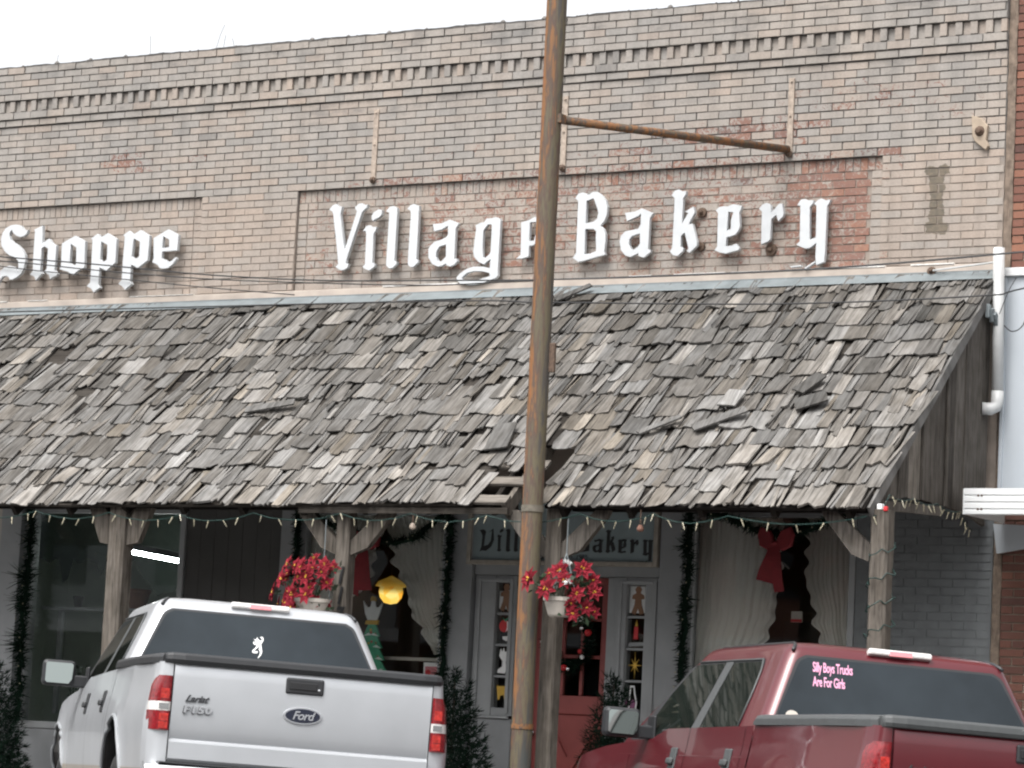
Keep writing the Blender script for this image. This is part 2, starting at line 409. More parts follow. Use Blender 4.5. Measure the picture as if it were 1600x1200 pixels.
def red_brick():
    g = G('red_brick'); P = g.pos(); tone = g.attr('tone')
    c = g.ramp(tone, [(0.0, (0.065, 0.035, 0.030)), (0.4, (0.135, 0.058, 0.042)), (0.75, (0.19, 0.085, 0.058)), (1.0, (0.27, 0.125, 0.075))])
    nz = g.noise(P, 60, 5)
    g.set(Base_Color=g.mix(1.0, c, g.ramp(nz, [(0.25, 0.78), (0.75, 1.12)]), 'MULTIPLY'), Roughness=0.9); g.bump(nz, 0.4, 0.004)
    return g.m
M_REDBRICK = red_brick()
M_REDMORTAR = plain('lime_mortar', (0.30, 0.25, 0.20), 0.95, 0, 0.25, 20, 0.3)
M_ROUGHJOINT = plain('rough_joint', (0.17, 0.13, 0.10), 0.95, 0, 0.4, 22, 0.6)
def asphalt():
    g = G('asphalt'); P = g.pos(); a = g.noise(P, 240, 3); b = g.noise(P, 0.6, 5)
    c = g.mix(1.0, g.ramp(a, [(0.3, (0.035, 0.035, 0.036)), (0.7, (0.085, 0.083, 0.08))]), g.ramp(b, [(0.35, 0.8), (0.65, 1.15)]), 'MULTIPLY')
    g.set(Base_Color=c, Roughness=0.9); g.bump(a, 0.4, 0.004); return g.m
M_ASPHALT = asphalt()
M_CONC = plain('concrete', (0.30, 0.29, 0.27), 0.9, 0, 0.18, 2.2, 0.1)
M_LINE = plain('road_paint', (0.6, 0.6, 0.57), 0.8, 0, 0.25, 9)
# vehicle materials
M_CARWHITE = car_paint('pearl_white_paint', (0.425, 0.438, 0.455), (0.33, 0.285, 0.23), 0.5, 0.3)
M_CARRED = car_paint('burgundy_metallic', (0.088, 0.006, 0.011), None, 0.5, 0.15)
M_LIP = plain('arch_lip_paint', (0.23, 0.24, 0.25), 0.5, 0, 0.08, 9)
M_CHROME = plain('chrome', (0.75, 0.76, 0.77), 0.12, 1.0, 0)
M_PLASTIC = plain('black_plastic', (0.022, 0.023, 0.025), 0.42, 0, 0.1, 30)
M_GREYPLASTIC = plain('grey_plastic', (0.060, 0.064, 0.065), 0.5, 0, 0.1, 30)
M_RUBBER = plain('tyre_rubber', (0.018, 0.018, 0.018), 0.85, 0, 0.2, 30)
M_RIM = plain('alloy', (0.42, 0.43, 0.44), 0.3, 0.8, 0.05)
M_AUTOGLASS = tinted_glass('tinted_rear_glass', (0.024, 0.030, 0.035), spec=0.36)
M_SIDEGLASS = tinted_glass('side_glass', (0.010, 0.013, 0.011), spec=0.22)
M_LENSRED = plain('red_lens', (0.19, 0.010, 0.014), 0.2, 0, 0.45, 45, 0.25, coat=0.35)
M_LENSHOT = plain('red_reflector', (0.42, 0.022, 0.016), 0.25, 0, 0.45, 50, 0.3, coat=0.3)
M_LENSCLEAR = plain('clear_lens', (0.62, 0.60, 0.58), 0.15, 0, 0.15, 60, coat=0.8)
M_LENSPINK = plain('pink_lens', (0.60, 0.22, 0.24), 0.2, 0, 0.1, 60, coat=0.6)
M_MIRROR = plain('mirror_glass', (0.27, 0.30, 0.285), 0.04, 1.0, 0)
M_BADGEBLUE = plain('badge_blue', (0.008, 0.011, 0.026), 0.25, 0, 0, coat=0.6)
M_BADGE = plain('badge_metal', (0.50, 0.51, 0.53), 0.25, 0.7, 0)
M_BADGEDARK = plain('badge_dark', (0.06, 0.062, 0.066), 0.3, 0.5, 0)
# ------------------------------------------------------------------ ground: the street falls gently to the gutter
TRUCKS = [((-10.594, 15.198, -1.041 + EYE), 44.81, 1.92, -0.94), ((-5.855, 15.075, -1.242 + EYE), 45.77, 2.33, -0.55)]
def pose(loc, yaw, roll, pitch):
    return Matrix.Translation(Vector(loc)) @ Matrix.Rotation(math.radians(yaw), 4, 'Z') @ Matrix.Rotation(math.radians(pitch), 4, 'X') @ Matrix.Rotation(math.radians(roll), 4, 'Y')
CONTACTS = []
for t in TRUCKS:
    m = pose(*t)
    for sx in (-0.85, 0.85):
        for fy in (1.17, 4.70): CONTACTS.append(m @ Vector((sx, fy, 0.0)))
def ground_h(x, y):
    if y > 19.9: y = 19.9
    w = s = 0.0
    base = 0.10 - 0.018 * max(0.0, min(y, 20) - 13) - 0.012 * (x + 8) * (1 if -20 < x < 4 else 0) if False else 0.09 - 0.02 * max(0.0, y - 14)
    for c in CONTACTS:
        d2 = (c.x - x) ** 2 + (c.y - y) ** 2
        k = math.exp(-d2 / 1.1) + 1e-9
        w += k; s += k * c.z
    f = min(1.0, w * 1.6)
    return base * (1 - f) + (s / w) * f
mb = MB()
mb.grid(lambda u, v: (-24 + 30 * u, 8 + 11.95 * v, ground_h(-24 + 30 * u, 8 + 11.95 * v)), 100, 44)
structure(mb.build('street', M_ASPHALT, smooth=True))
mb = MB()
for x0, x1, y0, y1 in ((-400, -24, -300, 19.95), (6, 400, -300, 19.95), (-24, 6, -300, 8)):
    mb.add([(x0, y0, 0.085), (x1, y0, 0.085), (x1, y1, 0.085), (x0, y1, 0.085)], [(0, 1, 2, 3)])
structure(mb.build('road', M_ASPHALT))
mb = MB(); mb.box(-60, 40, 19.95, 20.12, -0.35, 0.125)
structure(mb.build('kerb', M_CONC, bevel=0.02))
mb = MB()
x = -60.0
while x < 40:
    mb.box(x, x + 1.19, 20.125, 22.75, -0.3, 0.12, R()); x += 1.2
structure(mb.build('sidewalk', M_CONC, bevel=0.006))
mb = MB()
for k in range(8):
    x0 = -18 + k * 3.7
    pts = []
    for j in range(9):
        s = j / 8 * 5.6
        for off in (-0.05, 0.05):
            px, py = x0 - s * 0.7071 + off * 0.7071, 19.6 - 5.6 * 0.7071 + s * 0.7071 + off * 0.7071
            pts.append((px + 3.96, py, ground_h(px + 3.96, py) + 0.006))
    mb.add(pts, [(2 * j, 2 * j + 1, 2 * j + 3, 2 * j + 2) for j in range(8)])
structure(mb.build('parking_lines', M_LINE))
# ------------------------------------------------------------------ tan brick building
shop = thing('brick_storefront', 'tan painted brick shop building with recessed sign panels and a corbelled brick cornice', 'building', (-14.5, YW, 0))
def pb(mb, name, mat, **k):
    o = mb.build(name, mat, shop, **k); o.matrix_parent_inverse = Matrix.Translation((14.5, -YW, 0)); return o
def adopt(o, root):
    o.parent = root; o.matrix_parent_inverse = Matrix.Translation(-Vector(root.location)); return o
XL = -23.0
PANELS = [(-21.4, -17.17), (-16.07, -10.19)]
PZ0, PZ1 = 5.06, 5.99
mb = MB()
mb.box(XL, XE, YW + 0.040, YW + 0.36, 3.16, 7.33)                       # panel-depth backing
segs = [(XL, -21.4), (-17.17, -16.07), (-10.19, XE)]
for a, b in segs: mb.box(a, b, YW + 0.006, YW + 0.065, PZ0, PZ1)
mb.box(XL, XE, YW + 0.012, YW + 0.065, PZ1, 6.803)
mb.box(XL, XE, YW + 0.012, YW + 0.065, 3.16, PZ0)
mb.box(XL, XE, YW - 0.004, YW + 0.065, 6.806, 6.872)
mb.box(XL, XE, YW - 0.018, YW + 0.065, 6.875, 6.950)
mb.box(XL, XE, YW + 0.006, YW + 0.065, 6.953, 7.060)
mb.box(XL, XE, YW - 0.025, YW + 0.065, 7.063, 7.392)
pb(mb, 'mortar_bed', M_MORTAR)
L, C = 0.2127, 0.0676
bricks = []                                                            # (x0, x1, z0, z1, y, tone, peel, depth)
def peel_at(x, z, inpanel):
    p = 0.16 + 0.12 * R()
    if inpanel and x > -16.2:
        p = 0.42 + 0.14 * R()
        if x > -14.6: p += 0.07
        if x > -11.0: p += 0.12
        if x > -10.75 and 5.15 < z < 5.85: p += 0.06
        if z < 5.2: p -= 0.06
        return p
    if 5.98 < z < 6.07 and -15.6 < x < -10.1: p = 0.52 + 0.12 * R()
    for cx, cz, rx, rz, a in ((-18.15, 6.37, 0.45, 0.14, 0.34), (-19.3, 6.25, 0.5, 0.1, 0.22), (-11.4, 6.26, 0.9, 0.14, 0.36), (-10.6, 6.50, 0.7, 0.14, 0.28), (-9.75, 6.42, 0.6, 0.2, 0.22), (-12.4, 6.13, 0.8, 0.1, 0.3), (-14.5, 6.25, 0.7, 0.08, 0.22), (-10.1, 5.86, 0.3, 0.2, 0.22), (-10.12, 5.3, 0.1, 0.35, 0.22), (-16.1, 5.7, 0.12, 0.5, 0.12), (-17.2, 6.42, 0.3, 0.1, 0.22)):
        d = ((x - cx) / rx) ** 2 + ((z - cz) / rz) ** 2
        if d < 1: p += a * 1.15 * (1 - 0.4 * d) * U(0.5, 1.25)
    return p
def tone_at(x, z, inpanel):
    t = random.gauss(0.50, 0.15) - (0.22 if R() < 0.08 else 0)
    if z < 6.0: t = random.gauss(0.70, 0.10)
    if inpanel and x > -16.1: t = random.gauss(0.60, 0.10)
    if z > 7.06: t = random.gauss(0.46, 0.13)
    return max(0.0, min(1.0, t))
def course(x0, x1, z0, z1, y, off, inpanel=False, depth=0.05, tone=None):
    x = x0 - off * L
    while x < x1 - 0.02:
        a, b = max(x, x0) + 0.005, min(x + L, x1) - 0.005
        if b - a > 0.03:
            xc, zc = (a + b) / 2, (z0 + z1) / 2
            bricks.append((a + U(-.002, .002), b + U(-.002, .002), z0 + 0.005 + U(-.0012, .0012), z1 - 0.005 + U(-.0012, .0012), y + U(-.003, .003), tone_at(xc, zc, inpanel), peel_at(xc, zc, inpanel), depth))
        x += L
def soldier(x0, x1, z0, z1, y, w, inpanel=False):
    x = x0
    while x < x1 - w * 0.4:
        b = min(x + w, x1)
        bricks.append((x + 0.004, b - 0.004, z0 + 0.004, z1 - 0.004 + U(-.002, .002), y + U(-.003, .003), tone_at(x, z0, inpanel), peel_at(x, z0, inpanel), 0.05))
        x += w
z = PZ1
for k in range(12): course(XL, XE, z, z + C, YW, 0.5 * (k % 2)); z += C
hc = (PZ1 - PZ0) / 14
for k in range(14):
    for a, b in segs: course(a, b, PZ0 + k * hc, PZ0 + (k + 1) * hc, YW, 0.5 * (k % 2) + 0.13)
for a, b in PANELS:
    soldier(a, b, 5.877, PZ1, YW + 0.034, 0.0675, True)
    lx = a + 0.105 if a > -17 else a
    hp = (5.877 - PZ0) / 12
    for k in range(12):
        z0 = PZ0 + k * hp
        if a > -17: bricks.append((a + 0.005, lx - 0.005, z0 + 0.005, z0 + hp - 0.005, YW + 0.032, tone_at(a, z0, True), 0.30, 0.05))
        bricks.append((b - 0.100, b - 0.005, z0 + 0.005, z0 + hp - 0.005, YW + 0.032, tone_at(b, z0, True), 0.34 + 0.14 * R(), 0.05))
        course(lx, b - 0.105, z0, z0 + hp, YW + 0.034, 0.5 * (k % 2), True)
course(XL, XE, 6.806, 6.872, YW - 0.016, 0.2)
course(XL, XE, 6.876, 6.948, YW - 0.030, 0.7)
x = XL; k = 0
while x < XE - 0.03:                                                   # rowlock course, every second brick proud
    bricks.append((x + 0.003, min(x + 0.0635, XE - 0.003), 6.955, 7.058, YW - (0.026 if k % 2 else 0.000) + U(-.004, .004), tone_at(x, 7.0, False) * 1.0, 0.2, 0.06))
    x += 0.0668; k += 1
hc = (7.326 - 7.063) / 4
for k in range(4): course(XL, XE, 7.063 + k * hc, 7.063 + (k + 1) * hc, YW - 0.037, 0.5 * (k % 2) + 0.3)
course(XL, XE, 7.327, 7.396, YW - 0.043, 0.15)
def camdist(x, y): return math.hypot(x, y)
bricks.sort(key=lambda b: -(b[1] - b[0]) * (b[3] - b[2]) / (b[0] ** 2 + b[4] ** 2))
vis = [b for b in bricks if b[0] > -19.9]
singles = set(id(b) for b in vis[:300])
mass = MB()
for b in bricks:
    m = MB() if id(b) in singles else mass
    m.box(b[0], b[1], b[4], b[4] + b[7], b[2], b[3], b[5], b[6], back=False)
    if m is not mass: pb(m, 'brick', M_BRICK)
stuff(pb(mass, 'bricks', M_BRICK))
# parapet top: tar and mortar lumps
mb = MB()
def captop(u, v):
    x = XL + (XE - XL) * u
    h = 0.008 + 0.012 * mnoise.noise((x * 2.3, v * 2, 0)) + 0.010 * mnoise.noise((x * 9, v * 3, 4))
    if v == 0: return (x, YW - 0.038, 7.385)
    return (x, YW - 0.05 + 0.36 * (v - 1 / 3) * 1.5, 7.396 + max(0.0, h) + (0.0 if v < 1 else -0.02))
mb.grid(captop, 420, 3)
x = XL + 0.1
while x < XE:
    s = U(0.014, 0.030)
    mb.lathe([(s, -0.01), (s * 0.95, s * 0.4), (s * 0.5, s * 0.95), (0.001, s * 1.15)], (x, YW - 0.02, 7.402), 7)
    x += U(0.39, 0.46)
for k in range(90):
    x = U(XL, XE); s = U(0.006, 0.015)
    mb.lathe([(s, -0.01), (s * 0.8, s * 0.6), (0.001, s)], (x, YW - U(0.0, 0.04), 7.402), 6)
pb(mb, 'parapet_cap', M_CAP)
mb = MB()
for x, h, lean in ((-19.05, 0.10, .01), (-17.9, 0.20, -.01), (-17.12, 0.24, .09), (-17.03, 0.14, .02), (-16.9, 0.10, -.03)):
    mb.tube([(x, YW, 7.40), (x + lean * .5, YW, 7.40 + h * .6), (x + lean, YW, 7.40 + h)], 0.0025, 4)
tag(mb.build('dry_weed', M_TRUNK), 'few thin dry weed stalks growing on top of the brick parapet at left', 'weed')
# sill course, flaking paint lines and flashing over the awning
mb = MB(); mb.box(XL, XE, YW - 0.024, YW + 0.03, 4.978, 5.052)
pb(mb, 'sill_course', M_SILL, bevel=0.006)
mb = MB(); x = XL
while x < XE - 0.3:
    l = U(0.15, 0.9)
    if R() < 0.72:
        mb.box(x, x + l, YW - 0.030, YW + 0.01, 5.0535, 5.053 + U(0.004, 0.011))
    x += l + U(0.02, 0.3)
stuff(pb(mb, 'flaking_paint', M_FLAKE))
mb = MB(); x = XL
while x < XE:
    l = min(2.4, XE - 0.001 - x)
    mb.add([(x, YW - 0.030, 4.985), (x + l, YW - 0.030, 4.985), (x + l, YW - 0.16, 4.90), (x, YW - 0.16, 4.90), (x, YW - 0.029, 4.976), (x + l, YW - 0.029, 4.976)], [(0, 1, 2, 3)])
    mb.box(x, x + l - 0.004, YW - 0.036, YW - 0.026, 4.955, 4.993)
    x += 2.4
pb(mb, 'flashing', M_FLASH)
# straps, anchor plate and discs
for x, ztop, zb in ((-15.235, 6.702, 6.047), (-13.24, 6.693, 6.05), (-11.04, 6.70, 6.05)):
    mb = MB(); mb.box(x - 0.026, x + 0.026, YW - 0.016, YW + 0.002, zb, ztop, R())
    for zz in (zb + 0.03, (zb + ztop) / 2, ztop - 0.03): mb.lathe([(0.0, -0.014), (0.010, -0.012), (0.011, 0)], (x, YW - 0.016, zz), 8, 'y')
    o = pb(mb, 'wall_strap', M_STRAP, bevel=0.003)
    mb = MB(); mb.lathe([(0.0, -0.04), (0.014, -0.037), (0.017, -0.018), (0.03, -0.014), (0.032, 0)], (x, YW - 0.014, zb + 0.0), 10, 'y')
    q = mb.build('strap_bolt', M_IRON, o)
v, f = outline([[(-9.392, 6.262), (-9.318, 6.238), (-9.262, 6.176), (-9.272, 6.06), (-9.25, 6.012), (-9.270, 5.986), (-9.352, 6.052), (-9.382, 6.10), (-9.386, 6.18)]], 0.03, 0.006)
mb = MB(); mb.add([(a, YW - 0.02 + c, b) for a, b, c in v], f)
pl = pb(mb, 'anchor_plate', plain('anchor_plate_paint', (0.33, 0.265, 0.20), 0.8, 0, 0.15, 20))
mb = MB(); mb.lathe([(0.0, -0.05), (0.020, -0.048), (0.032, -0.02), (0.045, -0.004), (0.06, 0.0)], (-9.322, YW - 0.035, 6.135), 14, 'y'); mb.build('anchor_bolt', M_IRON, pl)
for x, zz, yy, r in ((-9.705, 4.998, YW - 0.026, 0.04), (-11.191, 5.245, YW + 0.032, 0.055), (-11.86, 5.595, YW + 0.032, 0.045), (-11.86, 5.30, YW + 0.032, 0.04)):
    mb = MB(); mb.lathe([(0.0, -0.055), (r * 0.3, -0.05), (r * 0.45, -0.02), (r * 0.9, -0.018), (r, 0)], (x, yy, zz), 12, 'y'); pb(mb, 'tie_rod_washer', M_IRON)
# rest of the carcass: roof, back, ends, shopfront structure
mb = MB(); mb.box(XL, XE - 0.32, YW + 0.37, 34.0, 6.7, 6.85); pb(mb, 'roof', M_CAP)
mb = MB(); mb.box(XL, XE, 34.0, 34.3, 0, 7.2); mb.box(XL - 0.3, XL, YW, 34.3, 0, 7.38); mb.box(XE - 0.31, XE, YW + 0.37, 34.0, 0, 7.2); pb(mb, 'rear_wall', M_MORTAR)
# ------------------------------------------------------------------ lettering
YL = YW - 0.035
LETTERS = {
 'V':[[(-15.668,5.786),(-15.633,5.824),(-15.595,5.835),(-15.565,5.809),(-15.532,5.809),(-15.540,5.757),(-15.545,5.737),(-15.491,5.465),(-15.475,5.402),(-15.360,5.756),(-15.386,5.793),(-15.350,5.823),(-15.313,5.829),(-15.293,5.808),(-15.251,5.814),(-15.259,5.787),(-15.308,5.750),(-15.452,5.314),(-15.455,5.275),(-15.426,5.274),(-15.434,5.242),(-15.465,5.224),(-15.498,5.217),(-15.536,5.234),(-15.563,5.251),(-15.535,5.278),(-15.551,5.381),(-15.622,5.741),(-15.634,5.769)]],
 'i':[[(-15.282,5.571),(-15.252,5.613),(-15.220,5.621),(-15.186,5.602),(-15.137,5.602),(-15.153,5.561),(-15.169,5.546),(-15.165,5.271),(-15.134,5.266),(-15.140,5.239),(-15.193,5.206),(-15.231,5.219),(-15.268,5.240),(-15.241,5.263),(-15.246,5.542),(-15.254,5.574)],[(-15.181,5.736),(-15.127,5.763),(-15.091,5.755),(-15.092,5.716),(-15.113,5.693),(-15.168,5.672),(-15.181,5.661),(-15.196,5.681),(-15.196,5.709)]],
 'l1':[[(-15.042,5.741),(-15.008,5.779),(-14.971,5.787),(-14.929,5.771),(-14.924,5.732),(-14.927,5.282),(-14.897,5.273),(-14.905,5.250),(-14.945,5.220),(-14.981,5.218),(-15.011,5.246),(-15.011,5.297),(-15.007,5.688),(-15.011,5.732)]],
 'l2':[[(-14.813,5.754),(-14.783,5.784),(-14.751,5.794),(-14.691,5.775),(-14.691,5.705),(-14.692,5.288),(-14.669,5.280),(-14.672,5.261),(-14.716,5.223),(-14.747,5.221),(-14.776,5.241),(-14.779,5.288),(-14.773,5.709),(-14.782,5.739)]],
 'a':[[(-14.531,5.600),(-14.439,5.604),(-14.355,5.633),(-14.259,5.596),(-14.290,5.551),(-14.289,5.273),(-14.262,5.276),(-14.256,5.256),(-14.286,5.226),(-14.330,5.210),(-14.371,5.226),(-14.374,5.241),(-14.416,5.220),(-14.461,5.215),(-14.517,5.239),(-14.561,5.299),(-14.566,5.377),(-14.541,5.411),(-14.506,5.440),(-14.430,5.456),(-14.386,5.474),(-14.365,5.500),(-14.370,5.582),(-14.436,5.550),(-14.517,5.536)],[(-14.381,5.412),(-14.454,5.395),(-14.483,5.350),(-14.484,5.304),(-14.464,5.268),(-14.427,5.255),(-14.376,5.299)]],
 'g':[[(-14.080,5.569),(-14.043,5.586),(-13.991,5.595),(-13.970,5.625),(-13.913,5.626),(-13.873,5.634),(-13.837,5.619),(-13.825,5.603),(-13.828,5.156),(-13.825,5.110),(-13.846,5.088),(-13.898,5.074),(-13.985,5.047),(-14.056,5.038),(-14.145,5.038),(-14.208,5.050),(-14.246,5.079),(-14.252,5.106),(-14.222,5.139),(-14.153,5.179),(-14.083,5.197),(-13.994,5.194),(-13.911,5.178),(-13.909,5.262),(-13.977,5.216),(-14.032,5.240),(-14.079,5.288),(-14.091,5.334),(-14.072,5.541)],[(-14.000,5.519),(-13.954,5.575),(-13.911,5.571),(-13.909,5.331),(-13.920,5.305),(-13.971,5.264),(-13.990,5.284),(-13.999,5.354)],[(-14.202,5.104),(-14.151,5.145),(-14.081,5.159),(-13.992,5.156),(-13.911,5.136),(-13.907,5.105),(-14.031,5.075),(-14.183,5.078)]],
 'e':[[(-13.608,5.574),(-13.528,5.591),(-13.473,5.616),(-13.424,5.600),(-13.375,5.575),(-13.373,5.469),(-13.426,5.395),(-13.476,5.367),(-13.519,5.361),(-13.519,5.273),(-13.527,5.266),(-13.588,5.253),(-13.640,5.255),(-13.598,5.284),(-13.602,5.433)],[(-13.521,5.574),(-13.470,5.576),(-13.452,5.564),(-13.452,5.480),(-13.470,5.405),(-13.522,5.403)]],
 'B':[[(-13.070,5.764),(-13.042,5.802),(-13.000,5.811),(-12.960,5.798),(-12.951,5.782),(-12.897,5.810),(-12.850,5.808),(-12.802,5.775),(-12.765,5.728),(-12.747,5.675),(-12.750,5.600),(-12.773,5.548),(-12.807,5.512),(-12.774,5.480),(-12.754,5.435),(-12.751,5.367),(-12.759,5.285),(-12.749,5.254),(-12.808,5.242),(-12.951,5.210),(-13.010,5.201),(-13.067,5.237),(-13.036,5.281),(-13.039,5.741)],[(-12.959,5.736),(-12.886,5.757),(-12.847,5.672),(-12.832,5.626),(-12.842,5.574),(-12.875,5.549),(-12.955,5.534)],[(-12.957,5.488),(-12.871,5.485),(-12.845,5.461),(-12.846,5.401),(-12.836,5.288),(-12.894,5.268),(-12.955,5.263)]],
 'a2':[[(-12.567,5.610),(-12.473,5.617),(-12.403,5.642),(-12.292,5.597),(-12.324,5.554),(-12.327,5.279),(-12.300,5.278),(-12.305,5.255),(-12.369,5.213),(-12.416,5.230),(-12.419,5.256),(-12.495,5.224),(-12.546,5.239),(-12.590,5.286),(-12.607,5.361),(-12.597,5.413),(-12.557,5.448),(-12.432,5.465),(-12.409,5.502),(-12.410,5.606),(-12.437,5.578),(-12.545,5.541)],[(-12.412,5.427),(-12.488,5.408),(-12.515,5.379),(-12.517,5.335),(-12.499,5.300),(-12.473,5.282),(-12.424,5.309),(-12.407,5.338)]],
 'k':[[(-12.120,5.745),(-12.090,5.780),(-12.057,5.790),(-12.024,5.773),(-11.981,5.771),(-11.985,5.745),(-12.008,5.713),(-12.010,5.484),(-11.949,5.585),(-11.982,5.594),(-11.906,5.634),(-11.891,5.582),(-11.948,5.481),(-11.907,5.487),(-11.855,5.330),(-11.857,5.293),(-11.924,5.240),(-11.949,5.252),(-11.934,5.274),(-11.978,5.416),(-12.013,5.388),(-12.013,5.292),(-11.984,5.282),(-11.991,5.254),(-12.038,5.215),(-12.080,5.224),(-12.112,5.255),(-12.091,5.288),(-12.087,5.717)]],
 'e2':[[(-11.687,5.591),(-11.659,5.617),(-11.618,5.623),(-11.576,5.620),(-11.523,5.637),(-11.447,5.619),(-11.450,5.593),(-11.467,5.560),(-11.454,5.443),(-11.468,5.409),(-11.497,5.376),(-11.577,5.355),(-11.584,5.277),(-11.523,5.281),(-11.482,5.296),(-11.454,5.258),(-11.460,5.243),(-11.580,5.218),(-11.641,5.231),(-11.684,5.250),(-11.660,5.280),(-11.666,5.569)],[(-11.570,5.575),(-11.520,5.569),(-11.540,5.501),(-11.538,5.426),(-11.578,5.410)]],
 'r':[[(-11.279,5.585),(-11.252,5.618),(-11.215,5.631),(-11.181,5.621),(-11.169,5.600),(-11.168,5.546),(-11.095,5.617),(-11.069,5.620),(-11.051,5.533),(-11.057,5.510),(-11.096,5.474),(-11.117,5.530),(-11.164,5.491),(-11.168,5.321),(-11.186,5.305),(-11.248,5.283),(-11.251,5.563)]],
 'y':[[(-10.924,5.602),(-10.896,5.642),(-10.859,5.648),(-10.822,5.635),(-10.779,5.633),(-10.784,5.609),(-10.811,5.577),(-10.802,5.299),(-10.743,5.320),(-10.747,5.587),(-10.769,5.605),(-10.734,5.634),(-10.705,5.645),(-10.668,5.627),(-10.624,5.632),(-10.631,5.612),(-10.653,5.579),(-10.657,5.171),(-10.662,5.111),(-10.730,5.088),(-10.740,5.154),(-10.738,5.276),(-10.784,5.240),(-10.827,5.229),(-10.872,5.244),(-10.919,5.266),(-10.889,5.292),(-10.896,5.594)],[(-10.969,5.083),(-10.873,5.090),(-10.869,5.082),(-10.961,5.075)],[(-10.839,5.064),(-10.746,5.118),(-10.743,5.107),(-10.828,5.059)]],
 'S':[[(-19.215,5.749),(-19.228,5.711),(-19.266,5.691),(-19.306,5.686),(-19.356,5.701),(-19.399,5.731),(-19.414,5.764),(-19.441,5.740),(-19.446,5.708),(-19.430,5.669),(-19.391,5.636),(-19.332,5.608),(-19.271,5.561),(-19.230,5.502),(-19.221,5.445),(-19.235,5.376),(-19.266,5.320),(-19.312,5.290),(-19.367,5.270),(-19.403,5.268),(-19.418,5.294),(-19.451,5.307),(-19.492,5.303),(-19.529,5.269),(-19.554,5.222),(-19.566,5.222),(-19.563,5.286),(-19.529,5.355),(-19.475,5.394),(-19.419,5.405),(-19.362,5.393),(-19.326,5.360),(-19.317,5.341),(-19.301,5.391),(-19.310,5.448),(-19.362,5.491),(-19.429,5.510),(-19.489,5.550),(-19.535,5.610),(-19.547,5.674),(-19.533,5.731),(-19.493,5.780),(-19.430,5.806),(-19.366,5.809),(-19.308,5.797),(-19.281,5.768),(-19.255,5.743)]],
 'h':[[(-19.134,5.748),(-19.033,5.785),(-19.022,5.608),(-18.942,5.652),(-18.902,5.609),(-18.844,5.581),(-18.848,5.342),(-18.808,5.303),(-18.827,5.282),(-18.869,5.271),(-18.892,5.253),(-18.911,5.294),(-18.974,5.334),(-18.944,5.349),(-18.945,5.554),(-18.991,5.581),(-19.026,5.564),(-19.027,5.343),(-18.997,5.313),(-19.046,5.277),(-19.071,5.250),(-19.095,5.288),(-19.149,5.309),(-19.115,5.340),(-19.122,5.473),(-19.121,5.738)]],
 'o':[[(-18.774,5.597),(-18.617,5.666),(-18.490,5.607),(-18.481,5.354),(-18.557,5.325),(-18.617,5.284),(-18.675,5.317),(-18.780,5.346),(-18.768,5.390)],[(-18.666,5.593),(-18.592,5.552),(-18.582,5.389),(-18.609,5.377),(-18.666,5.402)]],
 'p1':[[(-18.417,5.632),(-18.344,5.673),(-18.298,5.637),(-18.221,5.674),(-18.107,5.615),(-18.107,5.386),(-18.209,5.313),(-18.296,5.346),(-18.295,5.178),(-18.271,5.150),(-18.312,5.131),(-18.345,5.106),(-18.381,5.147),(-18.434,5.169),(-18.394,5.202),(-18.394,5.411),(-18.399,5.621)],[(-18.293,5.600),(-18.212,5.562),(-18.209,5.417),(-18.253,5.392),(-18.294,5.424)]],
 'p2':[[(-18.026,5.649),(-17.958,5.686),(-17.909,5.647),(-17.824,5.687),(-17.712,5.629),(-17.718,5.392),(-17.833,5.326),(-17.912,5.359),(-17.915,5.198),(-17.892,5.171),(-17.927,5.149),(-17.967,5.120),(-18.003,5.155),(-18.051,5.180),(-18.012,5.212),(-18.012,5.423),(-18.008,5.631)],[(-17.902,5.613),(-17.821,5.576),(-17.821,5.432),(-17.869,5.408),(-17.913,5.439)]],
 'e3':[[(-17.660,5.603),(-17.493,5.679),(-17.369,5.621),(-17.375,5.475),(-17.551,5.472),(-17.554,5.405),(-17.508,5.390),(-17.473,5.366),(-17.432,5.374),(-17.386,5.409),(-17.376,5.392),(-17.414,5.347),(-17.469,5.312),(-17.526,5.306),(-17.567,5.313),(-17.595,5.347),(-17.659,5.373),(-17.645,5.409)],[(-17.550,5.619),(-17.473,5.582),(-17.469,5.509),(-17.553,5.502)]],
}
SIGN_V = [(-13.794,2.867),(-13.746,2.873),(-13.717,2.855),(-13.729,2.814),(-13.737,2.718),(-13.682,2.731),(-13.650,2.767),(-13.641,2.862),(-13.679,2.847),(-13.629,2.880),(-13.616,2.779),(-13.647,2.713),(-13.707,2.674),(-13.755,2.677),(-13.785,2.668),(-13.764,2.712),(-13.756,2.813),(-13.772,2.843)]

M_LET = [M_LETTER, M_LETTERSIDE]
def letter(key, root, lift=0.0):
    v, f = outline(LETTERS[key], 0.036, 0.0015)
    m = MB(); m.add([(a, YL - c - lift, b) for a, b, c in v], f)
    o = m.build('letter', M_LETTER, root); o.matrix_parent_inverse = Matrix.Translation(-Vector(root.location))
    m2 = MB()                                                            # stand-off pins that hold the letter off the wall
    xs = [p[0] for p in LETTERS[key][0]]; zs = [p[1] for p in LETTERS[key][0]]
    for q in range(2):
        i = max(range(len(zs)), key=lambda n: zs[n] if q else -zs[n])
        cx, cz = xs[i] * 0.9 + 0.1 * sum(xs) / len(xs), zs[i] * 0.88 + 0.12 * sum(zs) / len(zs)
        m2.tube([(cx, YL + 0.01, cz), (cx, YW + 0.05, cz)], 0.008, 6)
    m2.build('pin', M_IRON, o)
    return o
s1 = thing('sign_lettering', 'white blackletter words Village Bakery fixed on the flaking red brick panel', 'sign', (-13.2, YL, 5.1))
